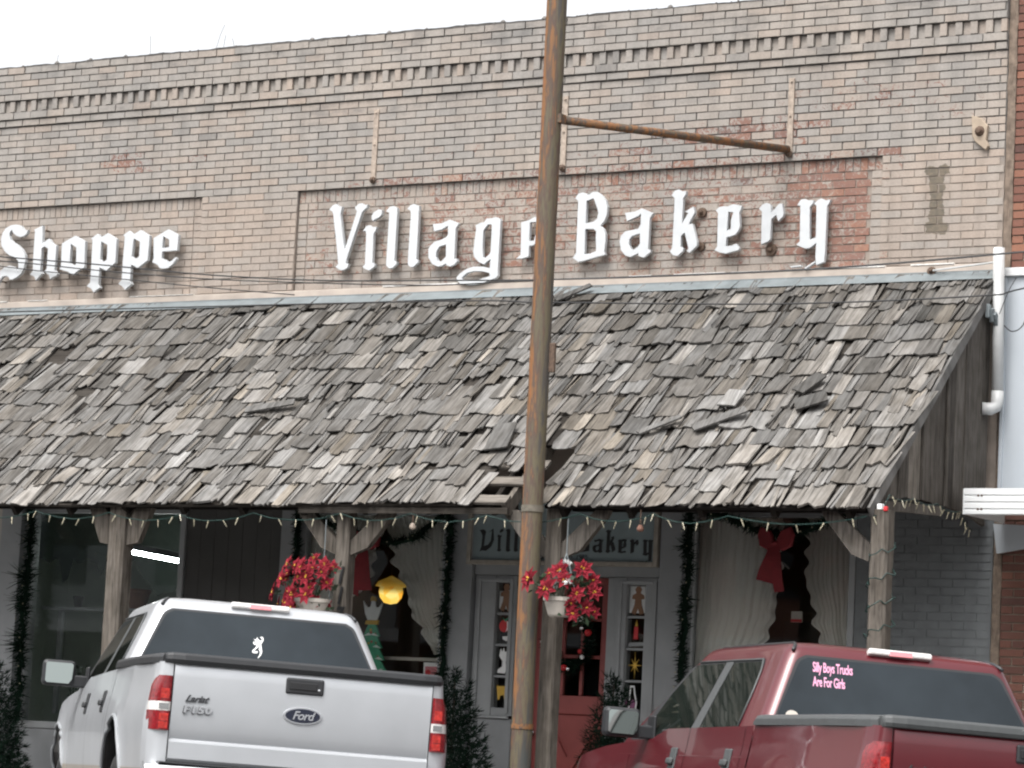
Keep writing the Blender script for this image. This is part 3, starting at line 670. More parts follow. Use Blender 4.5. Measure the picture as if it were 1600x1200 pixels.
for k in ('V', 'i', 'l1', 'l2', 'a', 'g', 'e', 'B', 'a2', 'k', 'e2', 'r', 'y'): letter(k, s1)
s2 = thing('sign_lettering', 'white blackletter word Shoppe on the smooth tan brick panel', 'sign', (-18.4, YL, 5.1))
for k in ('S', 'h', 'o', 'p1', 'p2', 'e3'): letter(k, s2, 0.02)
# ------------------------------------------------------------------ red brick neighbour
nb = thing('brick_building', 'red brown brick neighbour building beyond the downspout with a white metal canopy', 'building', (-5.0, YW, 0))
def nbp(mb, name, mat, **k):
    o = mb.build(name, mat, nb, **k); o.matrix_parent_inverse = Matrix.Translation((5.0, -YW, 0)); return o
XR = -9.045
mb = MB(); mb.box(XR, -3.45, YW + 0.035, 34.3, -0.2, 9.6); nbp(mb, 'wall', M_REDMORTAR)
mb = MB()
def rj(u, v):
    zz = -0.1 + 9.6 * v
    return (XE + 0.003 + (XR - XE + 0.002) * u + 0.006 * mnoise.noise((u * 3, zz * 5, 1)), YW + 0.012 + 0.012 * mnoise.noise((u * 7, zz * 9, 3)), zz)
mb.grid(rj, 4, 400); nbp(mb, 'rough_joint', M_ROUGHJOINT)
rb = []
zz = 0.0; k = 0
while zz < 9.5:
    if zz > 4.93 or zz < 3.0:
        x = XR - (0.5 * (k % 2)) * 0.2127 + 0.0; x1 = -3.5
        old = zz > 5.12
        while x < x1:
            a, b = max(x, XR) + 0.006, min(x + 0.2127, x1) - 0.006
            if b - a > 0.03: rb.append((a, b, zz + 0.006, zz + C - 0.006, YW + 0.02 + U(-.003, .003), max(0, min(1, random.gauss(0.62 if old else 0.36, 0.22 if old else 0.1)))))
            x += 0.2127
    zz += C; k += 1
rb.sort(key=lambda b: (b[0] > -8.85, -(b[1] - b[0])))
mass = MB()
for i, b in enumerate(rb):
    m = MB() if i < 300 else mass
    m.box(b[0], b[1], b[4], b[4] + 0.04, b[2], b[3], b[5], back=False)
    if m is not mass: nbp(m, 'brick', M_REDBRICK)
stuff(nbp(mass, 'bricks', M_REDBRICK))
x = XR - 0.028; k = 0
while x < -3.6:                                                          # white standing-seam cladding above the canopy
    mb = MB(); mb.box(x, x + 0.298, YW - 0.030, YW + 0.02, 3.2, 4.93); mb.box(x, x + 0.03, YW - 0.052, YW - 0.029, 3.2, 4.925); nbp(mb, 'cladding_panel', M_WHITEPANEL, bevel=0.004); x += 0.30
mb = MB(); mb.box(XR - 0.03, -3.5, YW - 0.065, YW + 0.02, 4.932, 4.985); mb.box(XR - 0.03, -3.5, YW - 0.045, YW + 0.02, 4.987, 5.002); nbp(mb, 'top_trim', M_WHITEMETAL, bevel=0.005)
cx0 = -9.0
mb = MB(); mb.box(cx0 + 0.01, -3.5, 21.72, YW - 0.055, 3.02, 3.06); nbp(mb, 'canopy_deck', M_WHITEPANEL)
mb = MB()
prof = [(0.0, 2.95), (0.0, 2.975), (0.010, 2.982), (0.010, 2.987), (0.0, 2.994), (0.0, 3.028), (0.010, 3.035), (0.010, 3.040), (0.0, 3.047), (0.0, 3.080), (0.010, 3.087), (0.010, 3.092), (0.0, 3.099), (0.0, 3.138)]
for i in range(len(prof) - 1):
    (d0, z0), (d1, z1) = prof[i], prof[i + 1]
    mb.add([(cx0, 21.70 + d0, z0), (-3.5, 21.70 + d0, z0), (-3.5, 21.70 + d1, z1), (cx0, 21.70 + d1, z1)], [(0, 1, 2, 3)])
mb.box(cx0 - 0.006, cx0 + 0.002, 21.695, YW - 0.056, 2.945, 3.142); mb.box(cx0, -3.5, 21.70, 21.74, 3.138, 3.146); mb.box(cx0, -3.5, 21.705, 21.74, 2.944, 2.95)
fas = nbp(mb, 'canopy_fascia', M_WHITEMETAL)
mb = MB()
for sx in (-8.885, -8.855, -7.9, -7.87):
    for sz in (2.985, 3.09): mb.lathe([(0.0, -0.006), (0.008, -0.005), (0.009, 0.0)], (sx, 21.702, sz), 8, 'y')
mb.build('fascia_bolts', M_IRON, fas)
mb = MB(); mb.add([(-9.0, YW - 0.03, 2.93), (-9.0, YW - 0.03, 2.70), (-8.95, 21.9, 2.93), (-9.04, YW - 0.03, 2.93), (-9.04, YW - 0.03, 2.70), (-8.99, 21.9, 2.93)], [(0, 1, 2), (5, 4, 3), (0, 3, 4, 1), (1, 4, 5, 2)])
v, f = outline([[(-9.085, 2.94), (-9.05, 2.705), (-8.1, 2.87), (-8.1, 2.90)]], 0.04)
mb = MB(); mb.add([(a, YW - 0.06 + c, b) for a, b, c in v], f); nbp(mb, 'canopy_bracket', M_WHITEPANEL)
# downspout
ds = thing('downspout', 'white plastic downspout with a short elbow at the corner of the shingled awning', 'pipe', (-9.06, 22.45, 3.85))
def at(o, root): o.matrix_parent_inverse = Matrix.Translation(-Vector(root.location)); return o
mb = MB(); mb.tube([(-9.075, 22.44, 5.145), (-9.05, 22.44, 3.93)], 0.046, 14); at(mb.build('pipe', M_PVC, ds, smooth=True), ds)
mb = MB(); mb.tube([(-9.05, 22.44, 3.99), (-9.05, 22.44, 3.90), (-9.06, 22.43, 3.865), (-9.09, 22.41, 3.845), (-9.15, 22.37, 3.845)], 0.050, 14); at(mb.build('elbow', M_PVC, ds, smooth=True), ds)
mb = MB(); mb.tube([(-9.68, YW - 0.06, 5.0), (-9.12, 22.44, 5.03)], 0.008, 6); at(mb.build('stay_rod', M_PVC, ds), ds)
# ------------------------------------------------------------------ shingled awning
aw = thing('shingled_awning', 'long sloping awning of weathered grey wood shakes on timber posts over the shopfronts', 'awning', (-14.0, 20.3, 0.12))
def awp(mb, name, mat, parent=None, **k):
    o = mb.build(name, mat, parent or aw, **k)
    if parent is None: at(o, aw)
    return o
AX0, AX1 = -20.6, -9.13
SLEN = math.hypot(22.55 - 20.2, 4.955 - 2.87)
def sag(x, s): return (0.012 * math.sin(x * 0.9 + 1.0) + 0.008 * math.sin(x * 2.3)) * (1 - s / SLEN) + 0.006 * mnoise.noise((x * 1.5, s * 2, 0))
def SP(x, s, h=0.0):
    h += sag(x, s)
    return Vector((x, 20.2 + s * SC - h * SS, 2.87 + s * SS + h * SC))
def in_gap(x, s):                       # the broken corner round the steel pole
    if s < 0.70 and -12.47 + 0.36 * s < x < -11.93: return True
    if s < 0.50 and -12.62 < x < -11.9: return s > 0.06 and x < -11.95
    return False
shakes = []
EXPO = 0.2435
nrow = int(SLEN / EXPO) + 1
grp = 0.0
for r in range(nrow):
    x = AX0 + U(-0.1, 0)
    while x < AX1 - 0.02:
        q = R()
        w = U(0.026, 0.06) if q < 0.60 else (U(0.06, 0.12) if q < 0.86 else U(0.12, 0.22))
        w = min(w, AX1 + U(-0.01, 0.03) - x)
        if w < 0.022: break
        if R() < 0.42: grp = random.gauss(0, 0.020)
        s0 = r * EXPO + grp + random.gauss(0, 0.010) - (U(0.03, 0.10) if R() < 0.08 else 0) + (U(0.03, 0.07) if R() < 0.06 else 0)
        if r == 0: s0 = random.gauss(-0.03, 0.012)
        miss = R() < 0.05 and r > 0
        gx = x + w / 2
        if in_gap(gx, s0 + 0.1): miss = True
        if not miss:
            t = random.gauss(0.36 + 0.24 * (1 - r / nrow), 0.16) + (0.25 if R() < 0.03 else 0) - (0.12 if R() < 0.10 else 0)
            shakes.append((x, s0, w - (U(0.002, 0.009) if R() < .8 else U(.009, .022)), min(0.47, SLEN + 0.10 - s0), max(0.02, min(1, t)), U(0.005, 0.010) if R() < .8 else U(.010, .022), random.gauss(0, 0.016)))
        x += w
def shake(m, x, s0, w, ln, tone, th, skew, base=0.015, tw=None):
    nw, nl = (3, 2) if w > 0.08 else (2, 2)
    tw = random.gauss(0, 0.006) if tw is None else tw
    curl = U(0, 0.008) * (1 if R() < 0.7 else 2.2)
    top, bot = [], []
    jag = [U(-0.010, 0.012) for _ in range(nw + 1)]
    if R() < 0.2: jag[int(R() * (nw + 1))] += U(0.02, 0.06)
    for j in range(nl + 1):
        v = j / nl
        for i in range(nw + 1):
            u = i / nw
            s = s0 + ln * v + jag[i] * (1 - v)
            xx = x + w * u + skew * v * 2 + (U(-.002, .002) if 0 < i < nw else 0)
            h = (base + th) * (1 - v) ** 1.0 + 0.004 + tw * (u - 0.5) * 2 * (1 - v) + curl * (1 - v) ** 3 - 0.004 * (1 - abs(2 * u - 1)) * (1 - v)
            top.append(SP(xx, s, h)); bot.append(SP(xx, s, h - th * (1 - 0.6 * v)))
    n = nw + 1
    vs_ = top + bot; o = len(top)
    fs = [(j * n + i, j * n + i + 1, (j + 1) * n + i + 1, (j + 1) * n + i) for j in range(nl) for i in range(nw)]
    fs += [(o + i, o + i + 1, i + 1, i) for i in range(nw)]
    for j in range(nl):
        fs.append((o + (j + 1) * n, o + j * n, j * n, (j + 1) * n))
        fs.append((o + j * n + nw, o + (j + 1) * n + nw, (j + 1) * n + nw, j * n + nw))
    m.add(vs_, fs, tone, min(1.0, R() ** 1.2))
order = sorted(range(len(shakes)), key=lambda i: -(shakes[i][2] / ((shakes[i][0]) ** 2 + 21.0 ** 2)) if shakes[i][0] > -18.5 else 1)
single = set(order[:292])
mass = MB()
for i, sh in enumerate(shakes):
    m = MB() if i in single else mass
    shake(m, *sh)
    if m is not mass: awp(m, 'shingle', M_SHINGLE)
stuff(awp(mass, 'shingles', M_SHINGLE))
# shakes that have come loose and lie across the roof
for x, s, w, ln, ang, tn in ((-10.75, 1.05, 0.10, 0.46, 62, 0.5), (-10.15, 1.52, 0.13, 0.26, 35, 0.22), (-10.05, 1.28, 0.16, 0.28, 70, 0.15), (-10.75, 1.33, 0.17, 0.20, 15, 0.92), (-11.25, 0.98, 0.06, 0.38, 58, 0.6), (-12.95, 2.98, 0.07, 0.35, 55, 0.3), (-12.62, 0.82, 0.20, 0.34, -8, 0.35), (-15.2, 1.32, 0.09, 0.5, 80, 0.45)):
    m = MB(); c, sn = math.cos(math.radians(ang)), math.sin(math.radians(ang))
    v8 = []
    for hh in (0.055, 0.070):
        for a, b in ((-w / 2, -ln / 2), (w / 2, -ln / 2 + 0.02), (w / 2 - 0.01, ln / 2), (-w / 2, ln / 2 - 0.015)):
            v8.append(SP(x + a * c + b * sn, s - a * sn + b * c, hh + (0.02 if b > 0 else 0)))
    m.add(v8, [(3, 2, 1, 0), (4, 5, 6, 7), (0, 1, 5, 4), (1, 2, 6, 5), (2, 3, 7, 6), (3, 0, 4, 7)], tn)
    o = awp(m, 'shingle', M_SHINGLE); o['label'] = 'loose shingle lying askew on the slope'
# skip sheathing and rafters underneath
s = 0.0
while s < SLEN:
    for a, b in ((AX0, -12.52), (-11.86, AX1 - 0.03)) if s < 0.7 else ((AX0, AX1 - 0.03),):
        n = max(1, int((b - a) / 2.0))
        for i in range(n):
            x0, x1 = a + (b - a) * i / n, a + (b - a) * (i + 1) / n
            p = [SP(x0, s, -0.004), SP(x1, s, -0.004), SP(x1, s + 0.2, -0.004), SP(x0, s + 0.2, -0.004), SP(x0, s, -0.028), SP(x1, s, -0.028), SP(x1, s + 0.2, -0.028), SP(x0, s + 0.2, -0.028)]
            if i == 0: mb = MB()
            mb.add(p, [(0, 1, 2, 3), (7, 6, 5, 4), (0, 4, 5, 1), (2, 6, 7, 3), (1, 5, 6, 2), (0, 3, 7, 4)], R())
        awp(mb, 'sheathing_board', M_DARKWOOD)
    s += 0.2045
for k, s in enumerate((0.02, 0.27, 0.5)):                                    # bared battens at the broken corner
    mb = MB(); mb.beam(SP(-12.53, s + 0.05, -0.012), SP(-12.22 + 0.07 * k, s + 0.05, -0.012), 0.10, 0.022, 0.75, (0, -SS, SC)); awp(mb, 'batten', M_RAIL)
x = AX0 + 0.3; xs = []
while x < -9.3: xs.append(x); x += 0.61
xs = [q for q in xs if not -12.3 < q < -11.72] + [-12.25, -11.74]
for x in xs:
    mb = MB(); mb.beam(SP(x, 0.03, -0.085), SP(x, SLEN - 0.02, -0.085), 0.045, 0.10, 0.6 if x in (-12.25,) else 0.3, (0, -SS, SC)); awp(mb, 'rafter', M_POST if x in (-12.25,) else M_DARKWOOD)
# eave boards, plate beam, trim
for a, b, dz in ((-14.19, -12.2, -0.006),):
    mb = MB(); mb.box(a, b, 20.215, 20.235, 2.808 + dz, 2.856 + dz, 0.15); awp(mb, 'fascia_board', M_DARKWOOD if a != -14.19 else M_RAIL)
for a, b in ((AX0, -12.25), (-11.72, AX1 - 0.05)):
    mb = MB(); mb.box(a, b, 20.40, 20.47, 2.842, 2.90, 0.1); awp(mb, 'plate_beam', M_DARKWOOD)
# right-hand gable of upright boards
ys = [20.36]
while ys[-1] < 22.3: ys.append(ys[-1] + U(0.13, 0.25))
ys[-1] = 22.50
for i in range(len(ys) - 1):
    y0, y1 = ys[i] + 0.003, ys[i + 1] - 0.003
    top = lambda y: 2.87 + (y - 20.2) / SC * SS - 0.035
    bot = lambda y: (2.93 + 0.075 * min(1, (y - 20.36) / 0.6) if y < 21.6 else 3.005 - 0.09 * ((y - 21.6) / 0.9) ** 2) + U(-.008, .008)
    d = U(0.0, 0.012)
    xa, xb = AX1 - 0.045 + d, AX1 - 0.020 + d
    v = [(xa, y0, bot(y0)), (xb, y0, bot(y0)), (xb, y1, bot(y1)), (xa, y1, bot(y1)), (xa, y0, top(y0)), (xb, y0, top(y0)), (xb, y1, top(y1)), (xa, y1, top(y1))]
    mb = MB(); mb.add(v, [(3, 2, 1, 0), (4, 5, 6, 7), (0, 1, 5, 4), (1, 2, 6, 5), (2, 3, 7, 6), (3, 0, 4, 7)], max(0, min(1, random.gauss(0.45, 0.22))))
    awp(mb, 'side_board', M_BOARD)
    if i % 2 == 0 and i:                                                       # dark batten strip over a joint
        mb = MB(); yy = ys[i]; mb.box(xb, xb + 0.016, yy - 0.02, yy + 0.02, bot(yy), top(yy) - 0.02, 0.3); awp(mb, 'batten', M_BOARD)
mb = MB(); mb.beam(SP(AX1 + 0.006, 0.0, -0.035), SP(AX1 + 0.006, SLEN - 0.02, -0.035), 0.022, 0.085, 0.55, (0, -SS, SC)); awp(mb, 'rake_board', M_SHINGLE)
mb = MB(); mb.beam((AX1 - 0.02, 20.38, 2.90), (AX1 - 0.02, 21.55, 2.955), 0.05, 0.07, 0.5); awp(mb, 'gable_rail', M_BOARD)
# posts with braces
for x, w, zt in ((-16.11, 0.17, 2.86), (-13.80, 0.13, 2.86), (-11.83, 0.135, 2.86), (-9.075, 0.14, 2.86)):
    mb = MB()
    n = 10
    for j in range(n):
        z0, z1 = 0.12 + (zt - 0.12) * j / n, 0.12 + (zt - 0.12) * (j + 1) / n
        o0, o1 = 0.006 * mnoise.noise((x, z0 * 2, 1)), 0.006 * mnoise.noise((x, z1 * 2, 1))
        h = w / 2; c = w * 0.13
        ring = [(-h + c, -h), (h - c, -h), (h, -h + c), (h, h - c), (h - c, h), (-h + c, h), (-h, h - c), (-h, -h + c)]
        v = [(x + a + o0, 20.36 + b, z0) for a, b in ring] + [(x + a + o1, 20.36 + b, z1) for a, b in ring]
        mb.add(v, [(q, (q + 1) % 8, 8 + (q + 1) % 8, 8 + q) for q in range(8)], 0.55)
    p = awp(mb, 'post', M_POST)
    for sx in (-1, 1):
        if x > -9.2 and sx > 0: continue
        mb = MB(); bw = 0.08 if w < 0.15 else 0.13
        z0 = 2.47 if w < 0.15 else 2.53
        x1 = x + sx * (w / 2 + (0.36 if w < 0.15 else 0.20))
        v, f = outline([[(x + sx * w / 2, z0), (x + sx * w / 2, z0 + bw * 1.5), (x1 - sx * bw * 0.9, 2.845), (x1 + sx * 0.05, 2.845), (x1 + sx * 0.03, 2.80)] + ([(x + sx * (w / 2 + 0.16), z0 + 0.06)] if w < 0.15 else [(x + sx * (w / 2 + 0.12), z0 + 0.02)])], 0.06)
        mb.add([(a, 20.36 + c, b) for a, b, c in v], f, 0.5); awp(mb, 'brace', M_POST if x < -13 else M_BOARD, p)
    if -14 < x < -13:                                                           # wrought house number on the post
        mb = MB()
        for ch, zz in (('1', 2.30), ('1', 2.135), ('7', 1.975)):
            v, f = text_mesh(ch, 0.19, 0.008, 0.25, 'CENTER', bold=0.006)
            mb.add([(x + 0.012 + a * 0.75, 20.36 - w / 2 - 0.012 - c, zz + b - 0.06) for a, b, c in v], f)
        mb.build('house_number', M_BLACK, p)
# ------------------------------------------------------------------ shopfront under the awning (parts of the building)
def fpart(x0, x1, z0, z1, y0, y1, name, mat, parent=None, bevel=0.006):
    mb = MB(); mb.box(x0, x1, y0, y1, z0, z1)
    if parent is None: return pb(mb, name, mat, bevel=bevel)
    return mb.build(name, mat, parent, bevel=bevel)
FY = YW - 0.02
fpart(-23, -10.29, 3.06, 3.158, YW + 0.0, YW + 0.3, 'lintel', M_GREY)
fpart(-19.52, -19.29, 0.12, 3.058, FY - 0.03, YW + 0.2, 'pier', M_TANTRIM)
fpart(-23, -22.6, 0.12, 3.058, FY - 0.03, YW + 0.2, 'pier', M_GREY)
fpart(-19.28, -19.03, 0.12, 3.058, FY - 0.07, YW + 0.2, 'pilaster', M_GREY)
fpart(-15.99, -15.84, 0.12, 3.058, FY - 0.05, YW + 0.2, 'pilaster', M_GREY)
fpart(-14.22, -13.935, 0.12, 3.058, FY - 0.04, YW + 0.25, 'pilaster', M_GREY)
fpart(-12.08, -11.86, 0.12, 3.058, FY - 0.04, YW + 0.25, 'pilaster', M_GREY)
fpart(-13.93, -12.085, 2.47, 3.055, FY - 0.0, YW + 0.25, 'transom_panel', M_GREY)
fpart(-22.595, -19.525, 0.12, 0.93, FY + 0.0, YW + 0.22, 'stall_riser', M_GREY)
fpart(-19.025, -17.135, 0.12, 0.93, FY + 0.0, YW + 0.22, 'stall_riser', M_GREY)
fpart(-15.835, -14.225, 0.12, 0.93, FY + 0.0, YW + 0.22, 'stall_riser', M_GREY)
fpart(-11.855, -10.30, 0.12, 0.93, FY + 0.0, YW + 0.22, 'stall_riser', M_GREY)
for x0, x1, n in ((-22.59, -19.53, 1), (-19.02, -17.14, 1), (-15.83, -14.23, 1), (-11.85, -10.305, 1)):
    mb = MB()
    mb.box(x0, x0 + 0.06, YW + 0.01, YW + 0.11, 0.935, 3.055); mb.box(x1 - 0.06, x1, YW + 0.01, YW + 0.11, 0.935, 3.055)
    mb.box(x0 + 0.061, x1 - 0.061, YW + 0.01, YW + 0.11, 2.99, 3.055); mb.box(x0 + 0.061, x1 - 0.061, YW - 0.03, YW + 0.11, 0.935, 1.0)
    w = pb(mb, 'window', M_GREYTRIM, bevel=0.006)
    mb = MB(); mb.box(x0 + 0.05, x1 - 0.05, YW + 0.055, YW + 0.061, 0.99, 3.0); mb.build('pane', M_PANE, w)
# boarded dark panel between the two shops, each board its own piece
x = -17.13
while x < -16.0:
    fpart(x, min(x + 0.158, -15.992), 0.12, 3.056, YW + 0.03 + U(0, .004), YW + 0.2, 'panel_board', M_INTDARK, bevel=0.004); x += 0.16
# door, sidelights
dr = fpart(-13.40, -12.61, 2.40, 2.466, YW + 0.13, YW + 0.19, 'door', M_REDDOOR)
def dpart(x0, x1, z0, z1, y0, y1, name='rail', mat=M_REDDOOR): return fpart(x0, x1, z0, z1, y0, y1, name, mat, dr)
D0, D1 = YW + 0.13, YW + 0.19
dpart(-13.40, -13.29, 0.125, 2.398, D0, D1, 'stile'); dpart(-12.72, -12.61, 0.125, 2.398, D0, D1, 'stile')
dpart(-13.288, -12.722, 1.29, 1.45, D0, D1); dpart(-13.288, -12.722, 0.125, 0.36, D0, D1)
dpart(-13.288, -12.722, 0.362, 1.288, D0 + 0.025, D1 - 0.005, 'lower_panel')
mb = MB()
mb.beam((-13.28, D0 + 0.012, 0.38), (-12.73, D0 + 0.012, 1.27), 0.10, 0.03, up=(0, 1, 0)); mb.beam((-12.73, D0 + 0.014, 0.38), (-13.28, D0 + 0.014, 1.27), 0.10, 0.03, up=(0, 1, 0))
mb.build('crossbuck', M_REDDOOR, dr)
for zz in (1.77, 2.09): dpart(-13.288, -12.722, zz, zz + 0.03, D0 + 0.005, D1 - 0.005, 'muntin')
for xx in (-13.11, -12.92): dpart(xx, xx + 0.028, 1.452, 2.398, D0 + 0.008, D1 - 0.008, 'muntin')
dpart(-13.29, -12.72, 1.445, 2.405, D0 + 0.028, D0 + 0.034, 'pane', M_PANE)
mb = MB(); mb.lathe([(0.0, -0.06), (0.03, -0.055), (0.032, -0.035), (0.012, -0.02), (0.03, -0.004), (0.03, 0)], (-13.345, D0, 1.12), 14, 'y'); mb.build('handle', M_CHROME, dr, smooth=True)
for a, b in ((-13.50, -13.402), (-12.608, -12.52)): fpart(a, b, 0.12, 2.466, YW + 0.02, YW + 0.22, 'door_post', M_GREYTRIM)
fpart(-13.50, -12.52, 0.05, 0.122, YW - 0.02, YW + 0.3, 'threshold', M_CONC)
def flat(parent, polys, mat, y, th=0.004, name='sticker'):
    v, f = outline(polys, th); mb = MB(); mb.add([(a, y - c, b) for a, b, c in v], f); return mb.build(name, mat, parent)
def circ(cx, cz, r, n=14, sx=1.0, sz=1.0): return [(cx + r * sx * math.cos(2 * math.pi * k / n), cz + r * sz * math.sin(2 * math.pi * k / n)) for k in range(n)]
for side, (x0, x1, g0, g1) in enumerate(((-13.925, -13.503, -13.715, -13.55), (-12.517, -12.088, -12.415, -12.235))):
    mb = MB()
    mb.box(x0, g0, YW - 0.0, YW + 0.12, 1.25, 2.466); mb.box(g1, x1, YW - 0.0, YW + 0.12, 1.25, 2.466)
    mb.box(g0 + .001, g1 - .001, YW + 0.005, YW + 0.12, 2.405, 2.466); mb.box(g0 + .001, g1 - .001, YW + 0.005, YW + 0.12, 1.25, 1.318)
    mb.box(x0 + 0.02, x1 - 0.02, YW - 0.025, YW - 0.001, 1.225, 1.25)
    sl = pb(mb, 'sidelight', M_GREYTRIM, bevel=0.005)
    fpart(x0, x1, 0.12, 1.224, YW + 0.005, YW + 0.12, 'apron_panel', M_GREY)
    mb = MB()                                                               # raised moulding that frames the sidelight
    for a, b, c, d in ((x0 + .03, x0 + .065, 1.27, 2.44), (x1 - .065, x1 - .03, 1.27, 2.44)): mb.box(a, b, YW - 0.016, YW - 0.0005, c, d)
    mb.box(x0 + .066, x1 - .066, YW - 0.016, YW - 0.0005, 2.41, 2.44); mb.build('moulding', M_GREYTRIM, sl, bevel=0.004)
    hgt = (2.405 - 1.318) / 4
    for k in range(4):
        z0 = 1.318 + k * hgt
        mb = MB(); mb.box(g0, g1, YW + 0.05, YW + 0.056, z0, z0 + hgt - 0.001); mb.build('pane', M_PANE, sl)
        if k:
            mb = MB(); mb.box(g0 + .001, g1 - .001, YW + 0.03, YW + 0.075, z0 - 0.010, z0 + 0.010); mb.build('muntin', M_GREYTRIM, sl)
    cx = (g0 + g1) / 2; ys = YW + 0.046
    zc = [1.318 + hgt * (k + 0.5) for k in range(4)]
    ginger = [(cx - .02, zc[3] + .07), (cx - .032, zc[3] + .10), (cx - .015, zc[3] + .125), (cx + .015, zc[3] + .125), (cx + .032, zc[3] + .10), (cx + .02, zc[3] + .07), (cx + .055, zc[3] + .05), (cx + .06, zc[3] + .02), (cx + .03, zc[3] + .015), (cx + .035, zc[3] - .03), (cx + .06, zc[3] - .10), (cx + .02, zc[3] - .115), (cx, zc[3] - .06), (cx - .02, zc[3] - .115), (cx - .06, zc[3] - .10), (cx - .035, zc[3] - .03), (cx - .03, zc[3] + .015), (cx - .06, zc[3] + .02), (cx - .055, zc[3] + .05)]
    if side == 0:
        flat(sl, [[(g0 + .01, zc[3] - .09), (g1 - .004, zc[3] - .10), (g1 - .004, zc[3] + .08), (g0 + .01, zc[3] + .06)]], M_WHITE, ys + .006)
        flat(sl, [ginger], M_BROWN, ys)
        flat(sl, [circ(cx - .005, zc[2] + .03, .055)], M_REDP, ys)
        flat(sl, [[(cx - .03, zc[2] + .105), (cx, zc[2] + .085), (cx + .04, zc[2] + .11), (cx + .005, zc[2] + .065)]], M_TREEGREEN, ys - .003)
        flat(sl, [[(cx + .02, zc[2] + .075), (cx + .045, zc[2] + .05), (cx + .04, zc[2] + .01), (cx + .012, zc[2] - .022), (cx + .025, zc[2] + .02)]], M_WHITE, ys - .004)
        flat(sl, [[(cx - .02, zc[2] - .06), (cx + .06, zc[2] - .055), (cx + .055, zc[2] - .08), (cx + .02, zc[2] - .10), (cx - .015, zc[2] - .085)]], M_WHITE, ys)
        flat(sl, [[(cx - .045, zc[1] + .04), (cx - .03, zc[1] + .11), (cx - .015, zc[1] + .075), (cx, zc[1] + .115), (cx + .012, zc[1] + .075), (cx + .05, zc[1] + .095), (cx + .045, zc[1] + .03), (cx + .025, zc[1] - .01), (cx + .035, zc[1] - .07), (cx + .02, zc[1] - .11), (cx - .055, zc[1] - .105), (cx - .05, zc[1] - .075), (cx - .01, zc[1] - .05), (cx - .01, zc[1] + .0)]], M_WHITE, ys)
        flat(sl, [[(cx - .055, zc[0] + .06), (cx - .03, zc[0] + .05), (cx + .03, zc[0] + .055), (cx + .065, zc[0] + .06), (cx + .07, zc[0] + .035), (cx + .045, zc[0] + .02), (cx + .042, zc[0] - .06), (cx + .028, zc[0] - .06), (cx + .022, zc[0] - .025), (cx - .015, zc[0] - .03), (cx - .022, zc[0] - .065), (cx - .038, zc[0] - .065), (cx - .045, zc[0] - .01)]], M_YELLOW, ys)
    else:
        flat(sl, [[(g0 + .006, zc[3] - .10), (g1 - .006, zc[3] - .10), (g1 - .006, zc[3] + .128), (g0 + .006, zc[3] + .128)]], M_WHITE, ys + .006)
        flat(sl, [ginger], M_BROWN, ys)
        flat(sl, [[(cx - .03, zc[2] - .05), (cx + .012, zc[2] - .05), (cx + .012, zc[2] + .055), (cx - .025, zc[2] + .055)]], M_REDP, ys)
        flat(sl, [[(cx - .018, zc[2] + .06), (cx + .006, zc[2] + .06), (cx - .004, zc[2] + .115)]], M_YELLOW, ys)
        flat(sl, [[(g0 + .01, zc[2] - .115), (g1 - .01, zc[2] - .105), (g1 - .02, zc[2] - .075), (g0 + .02, zc[2] - .08)]], M_GREYTRIM, ys)
        star = []
        for k in range(16):
            rr = (0.095 if k % 4 == 0 else 0.065) if k % 2 == 0 else 0.014
            star.append((cx - .005 + rr * .8 * math.sin(k * math.pi / 8), zc[1] + rr * 1.2 * math.cos(k * math.pi / 8)))
        flat(sl, [star], M_YELLOW, ys)
        flat(sl, [[(cx - .04, zc[0] + .10), (cx, zc[0] + .10), (cx + .012, zc[0] + .03), (cx + .03, zc[0] - .04), (cx + .02, zc[0] - .12), (cx - .05, zc[0] - .12), (cx - .045, zc[0] + .03)], [(cx - .03, zc[0] + .085), (cx - .035, zc[0] + .03), (cx - .04, zc[0] - .10), (cx + .012, zc[0] - .10), (cx + .018, zc[0] - .04), (cx, zc[0] + .03), (cx - .008, zc[0] + .085)]], M_WHITE, ys)
        flat(sl, [circ(cx - .035, zc[0] - .055, .05, 12, 1, .9)], M_PURPLE, ys + .003)
# grey painted brick pier at the right end
mb = MB(); mb.box(-10.295, XE, YW + 0.002, YW + 0.3, 0.0, 3.158); pb(mb, 'pier_mortar', M_GREYBRICK)
mass = MB(); zz = 0.0; k = 0
while zz < 3.1:
    x = -10.295 - 0.5 * (k % 2) * 0.2127
    while x < XE - .02:
        a, b = max(x, -10.295) + .004, min(x + .2127, XE) - .004
        if b - a > 0.03: mass.box(a, b, YW - 0.003 + U(-.002, .002), YW + 0.03, zz + 0.005, zz + C - 0.004, R(), back=False)
        x += 0.2127
    zz += C; k += 1
stuff(pb(mass, 'bricks', M_GREYBRICK))
